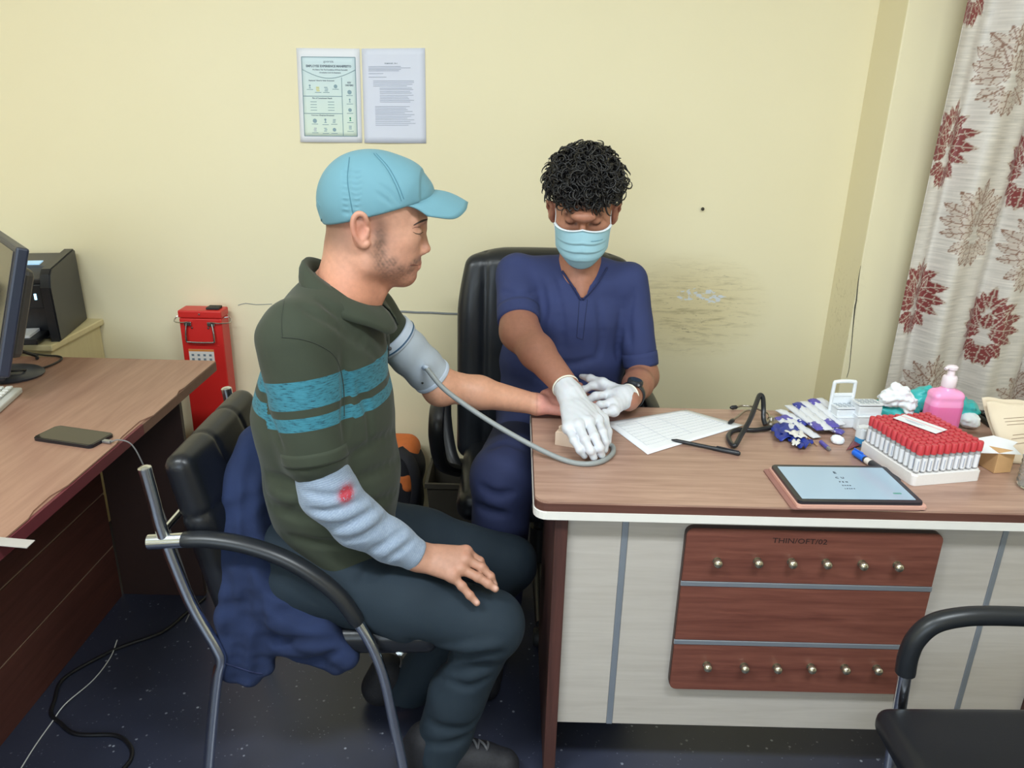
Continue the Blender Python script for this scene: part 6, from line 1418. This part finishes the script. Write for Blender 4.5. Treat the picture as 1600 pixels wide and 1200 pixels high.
sfb = Surf(Gq.reshape(-1, 3), np.stack([np.arange(17*17).reshape(17, 17)[:-1, :-1], np.arange(17*17).reshape(17, 17)[1:, :-1], np.arange(17*17).reshape(17, 17)[1:, 1:], np.arange(17*17).reshape(17, 17)[:-1, 1:]], -1).reshape(-1, 4))
for k, (x0, x1, y) in enumerate([(1568, 1612, 654), (1570, 1612, 659), (1573, 1612, 664), (1582, 1610, 680), (1580, 1606, 686), (1584, 1606, 694)]):
    qs = [sfb.hit(x0+(x1-x0)*t, y-3*t, 0) for t in np.linspace(0, 1, 6)]; qs = [p+A(0, -.0009, .0003) for p in qs if p is not None]
    if len(qs) > 2: tube('printed_line', qs, .0007, 'kraft_print', pb, 5, 0)
# water bottle at the right edge
mat('clear_plastic', (.92, .95, .96), .06, spec=.5, Transmission_Weight=.92, IOR=1.2); matc('bottle_green', (70, 170, 140), .4); b = PZ(1612, 762, DT); wbt = empty('water_bottle', b, 'clear ribbed plastic water bottle at the right end of the desk', 'bottle')
bm = bmesh.new(); pf = [(0, .003), (.022, .0), (.030, .004), (.032, .012)]
for k in range(9): pf += [(.032, .016+k*.011), (.0302, .0205+k*.011)]
pf += [(.031, .118), (.028, .135), (.018, .155), (.0125, .165), (.0125, .176), (.0118, .176), (.0118, .165), (.017, .155), (.027, .134), (.030, .117), (.0305, .012), (.028, .006), (0, .006)]
lathe(bm, pf, 28, b); from_bm('bottle_body', bm, 'clear_plastic', wbt, True, angle=60); bm = bmesh.new(); lathe(bm, [(0, .170), (.0145, .170), (.0145, .186), (.013, .188), (0, .188)], 20, b); from_bm('bottle_cap', bm, 'bottle_green', wbt, True, angle=40)
# beige gauge under the gloved hand
matc('beige_plastic', (222, 198, 176), .5, grain=.03); b = PZ(893, 694, DT); gz = empty('pressure_gauge', b, 'beige blood pressure gauge under the gloved hand on the desk', 'gauge'); e = PZ(925, 716, DT)-PZ(866, 706, DT)
Mg = frame(A(b[0]+.005, b[1]-.002, DT), e, A(-e[1], e[0], 0)); bm = bmesh.new(); prism(bm, [(-.042, -.018), (.036, -.020), (.030, .008), (-.040, .014)], .036, Mg, .003); from_bm('housing', bm, 'beige_plastic', gz); bm = bmesh.new(); prism(bm, [(-.042, .010), (-.030, .012), (-.030, .018), (-.040, .016)], .040, Mg, .002); from_bm('clip', bm, 'beige_plastic', gz)
# tablet in a rose case
matc('case_rose', (214, 164, 148), .6, grain=.03); matc('case_edge', (150, 106, 98), .6); matc('tablet_black', (36, 38, 46), .3); mat('tablet_screen', L((150, 172, 190)), .12, Emission_Color=(*L((150, 176, 196)), 1), Emission_Strength=.18); matc('screen_ink', (50, 60, 74), .5); matc('screen_green', (90, 150, 140), .5)
tbl = empty('tablet', PZ(1320, 757, DT), 'tablet showing an eye chart, lying in a rose case on the desk', 'tablet')
tc4 = [PZ(*p, DT+.016) for p in ((1205, 727), (1386, 727), (1441, 787), (1248, 782))]; o = (tc4[0]+tc4[1]+tc4[2]+tc4[3])/4; exx = (tc4[1]-tc4[0]+tc4[2]-tc4[3]); eyy = (tc4[0]-tc4[3]+tc4[1]-tc4[2]); TWd, THt = np.linalg.norm(exx)/2, np.linalg.norm(eyy)/2
Mz = frame(A(o[0], o[1], DT), exx, eyy); mz = lambda x, y, z: Mz @ Matrix.Translation((x, y, z))
board('cover', rrect(TWd+.012, THt+.010, .008), .003, mz(-.010, -.001, .0), 'case_edge', tbl, .0005); board('case', rrect(TWd+.010, THt+.010, .008), .006, mz(.001, -.002, .0032), 'case_rose', tbl, .0015); board('slab', rrect(TWd, THt, .008), .0065, mz(0, 0, .0094), 'tablet_black', tbl, .0015); board('screen', rrect(TWd-.022, THt-.022, .002), .0004, mz(0, .001, .0159), 'tablet_screen', tbl)
for s_, px, py, sz in (('E', 1304, 738.5, .013), ('C  U', 1312, 746.5, .010), ('F  B  N', 1318, 753, .0065), ('Z  R  K  D', 1323, 758.5, .0045), ('L  O  E  D  C', 1328, 763.5, .004)): text('lettering', s_, sz, frame(PZ(px, py, DT+.0166), exx, eyy), 'screen_ink', tbl, bold=.0002)
bm = bmesh.new(); prism(bm, rrect(.018, .006, .0025), .0003, frame(PZ(1402, 771, DT+.0163), exx, eyy)); from_bm('badge', bm, 'screen_green', tbl)
# foam tuft poking from the torn seat edge
c = PY(622, 1016, 1.380); blobthing('foam_tuft', [(c, (.006, .005, .008)), (c+A(.006, 0, -.006), (.005, .004, .006)), (c+A(-.004, .01, .006), (.006, .008, .006))], 'cotton', .0015, .0008, 500, VC)
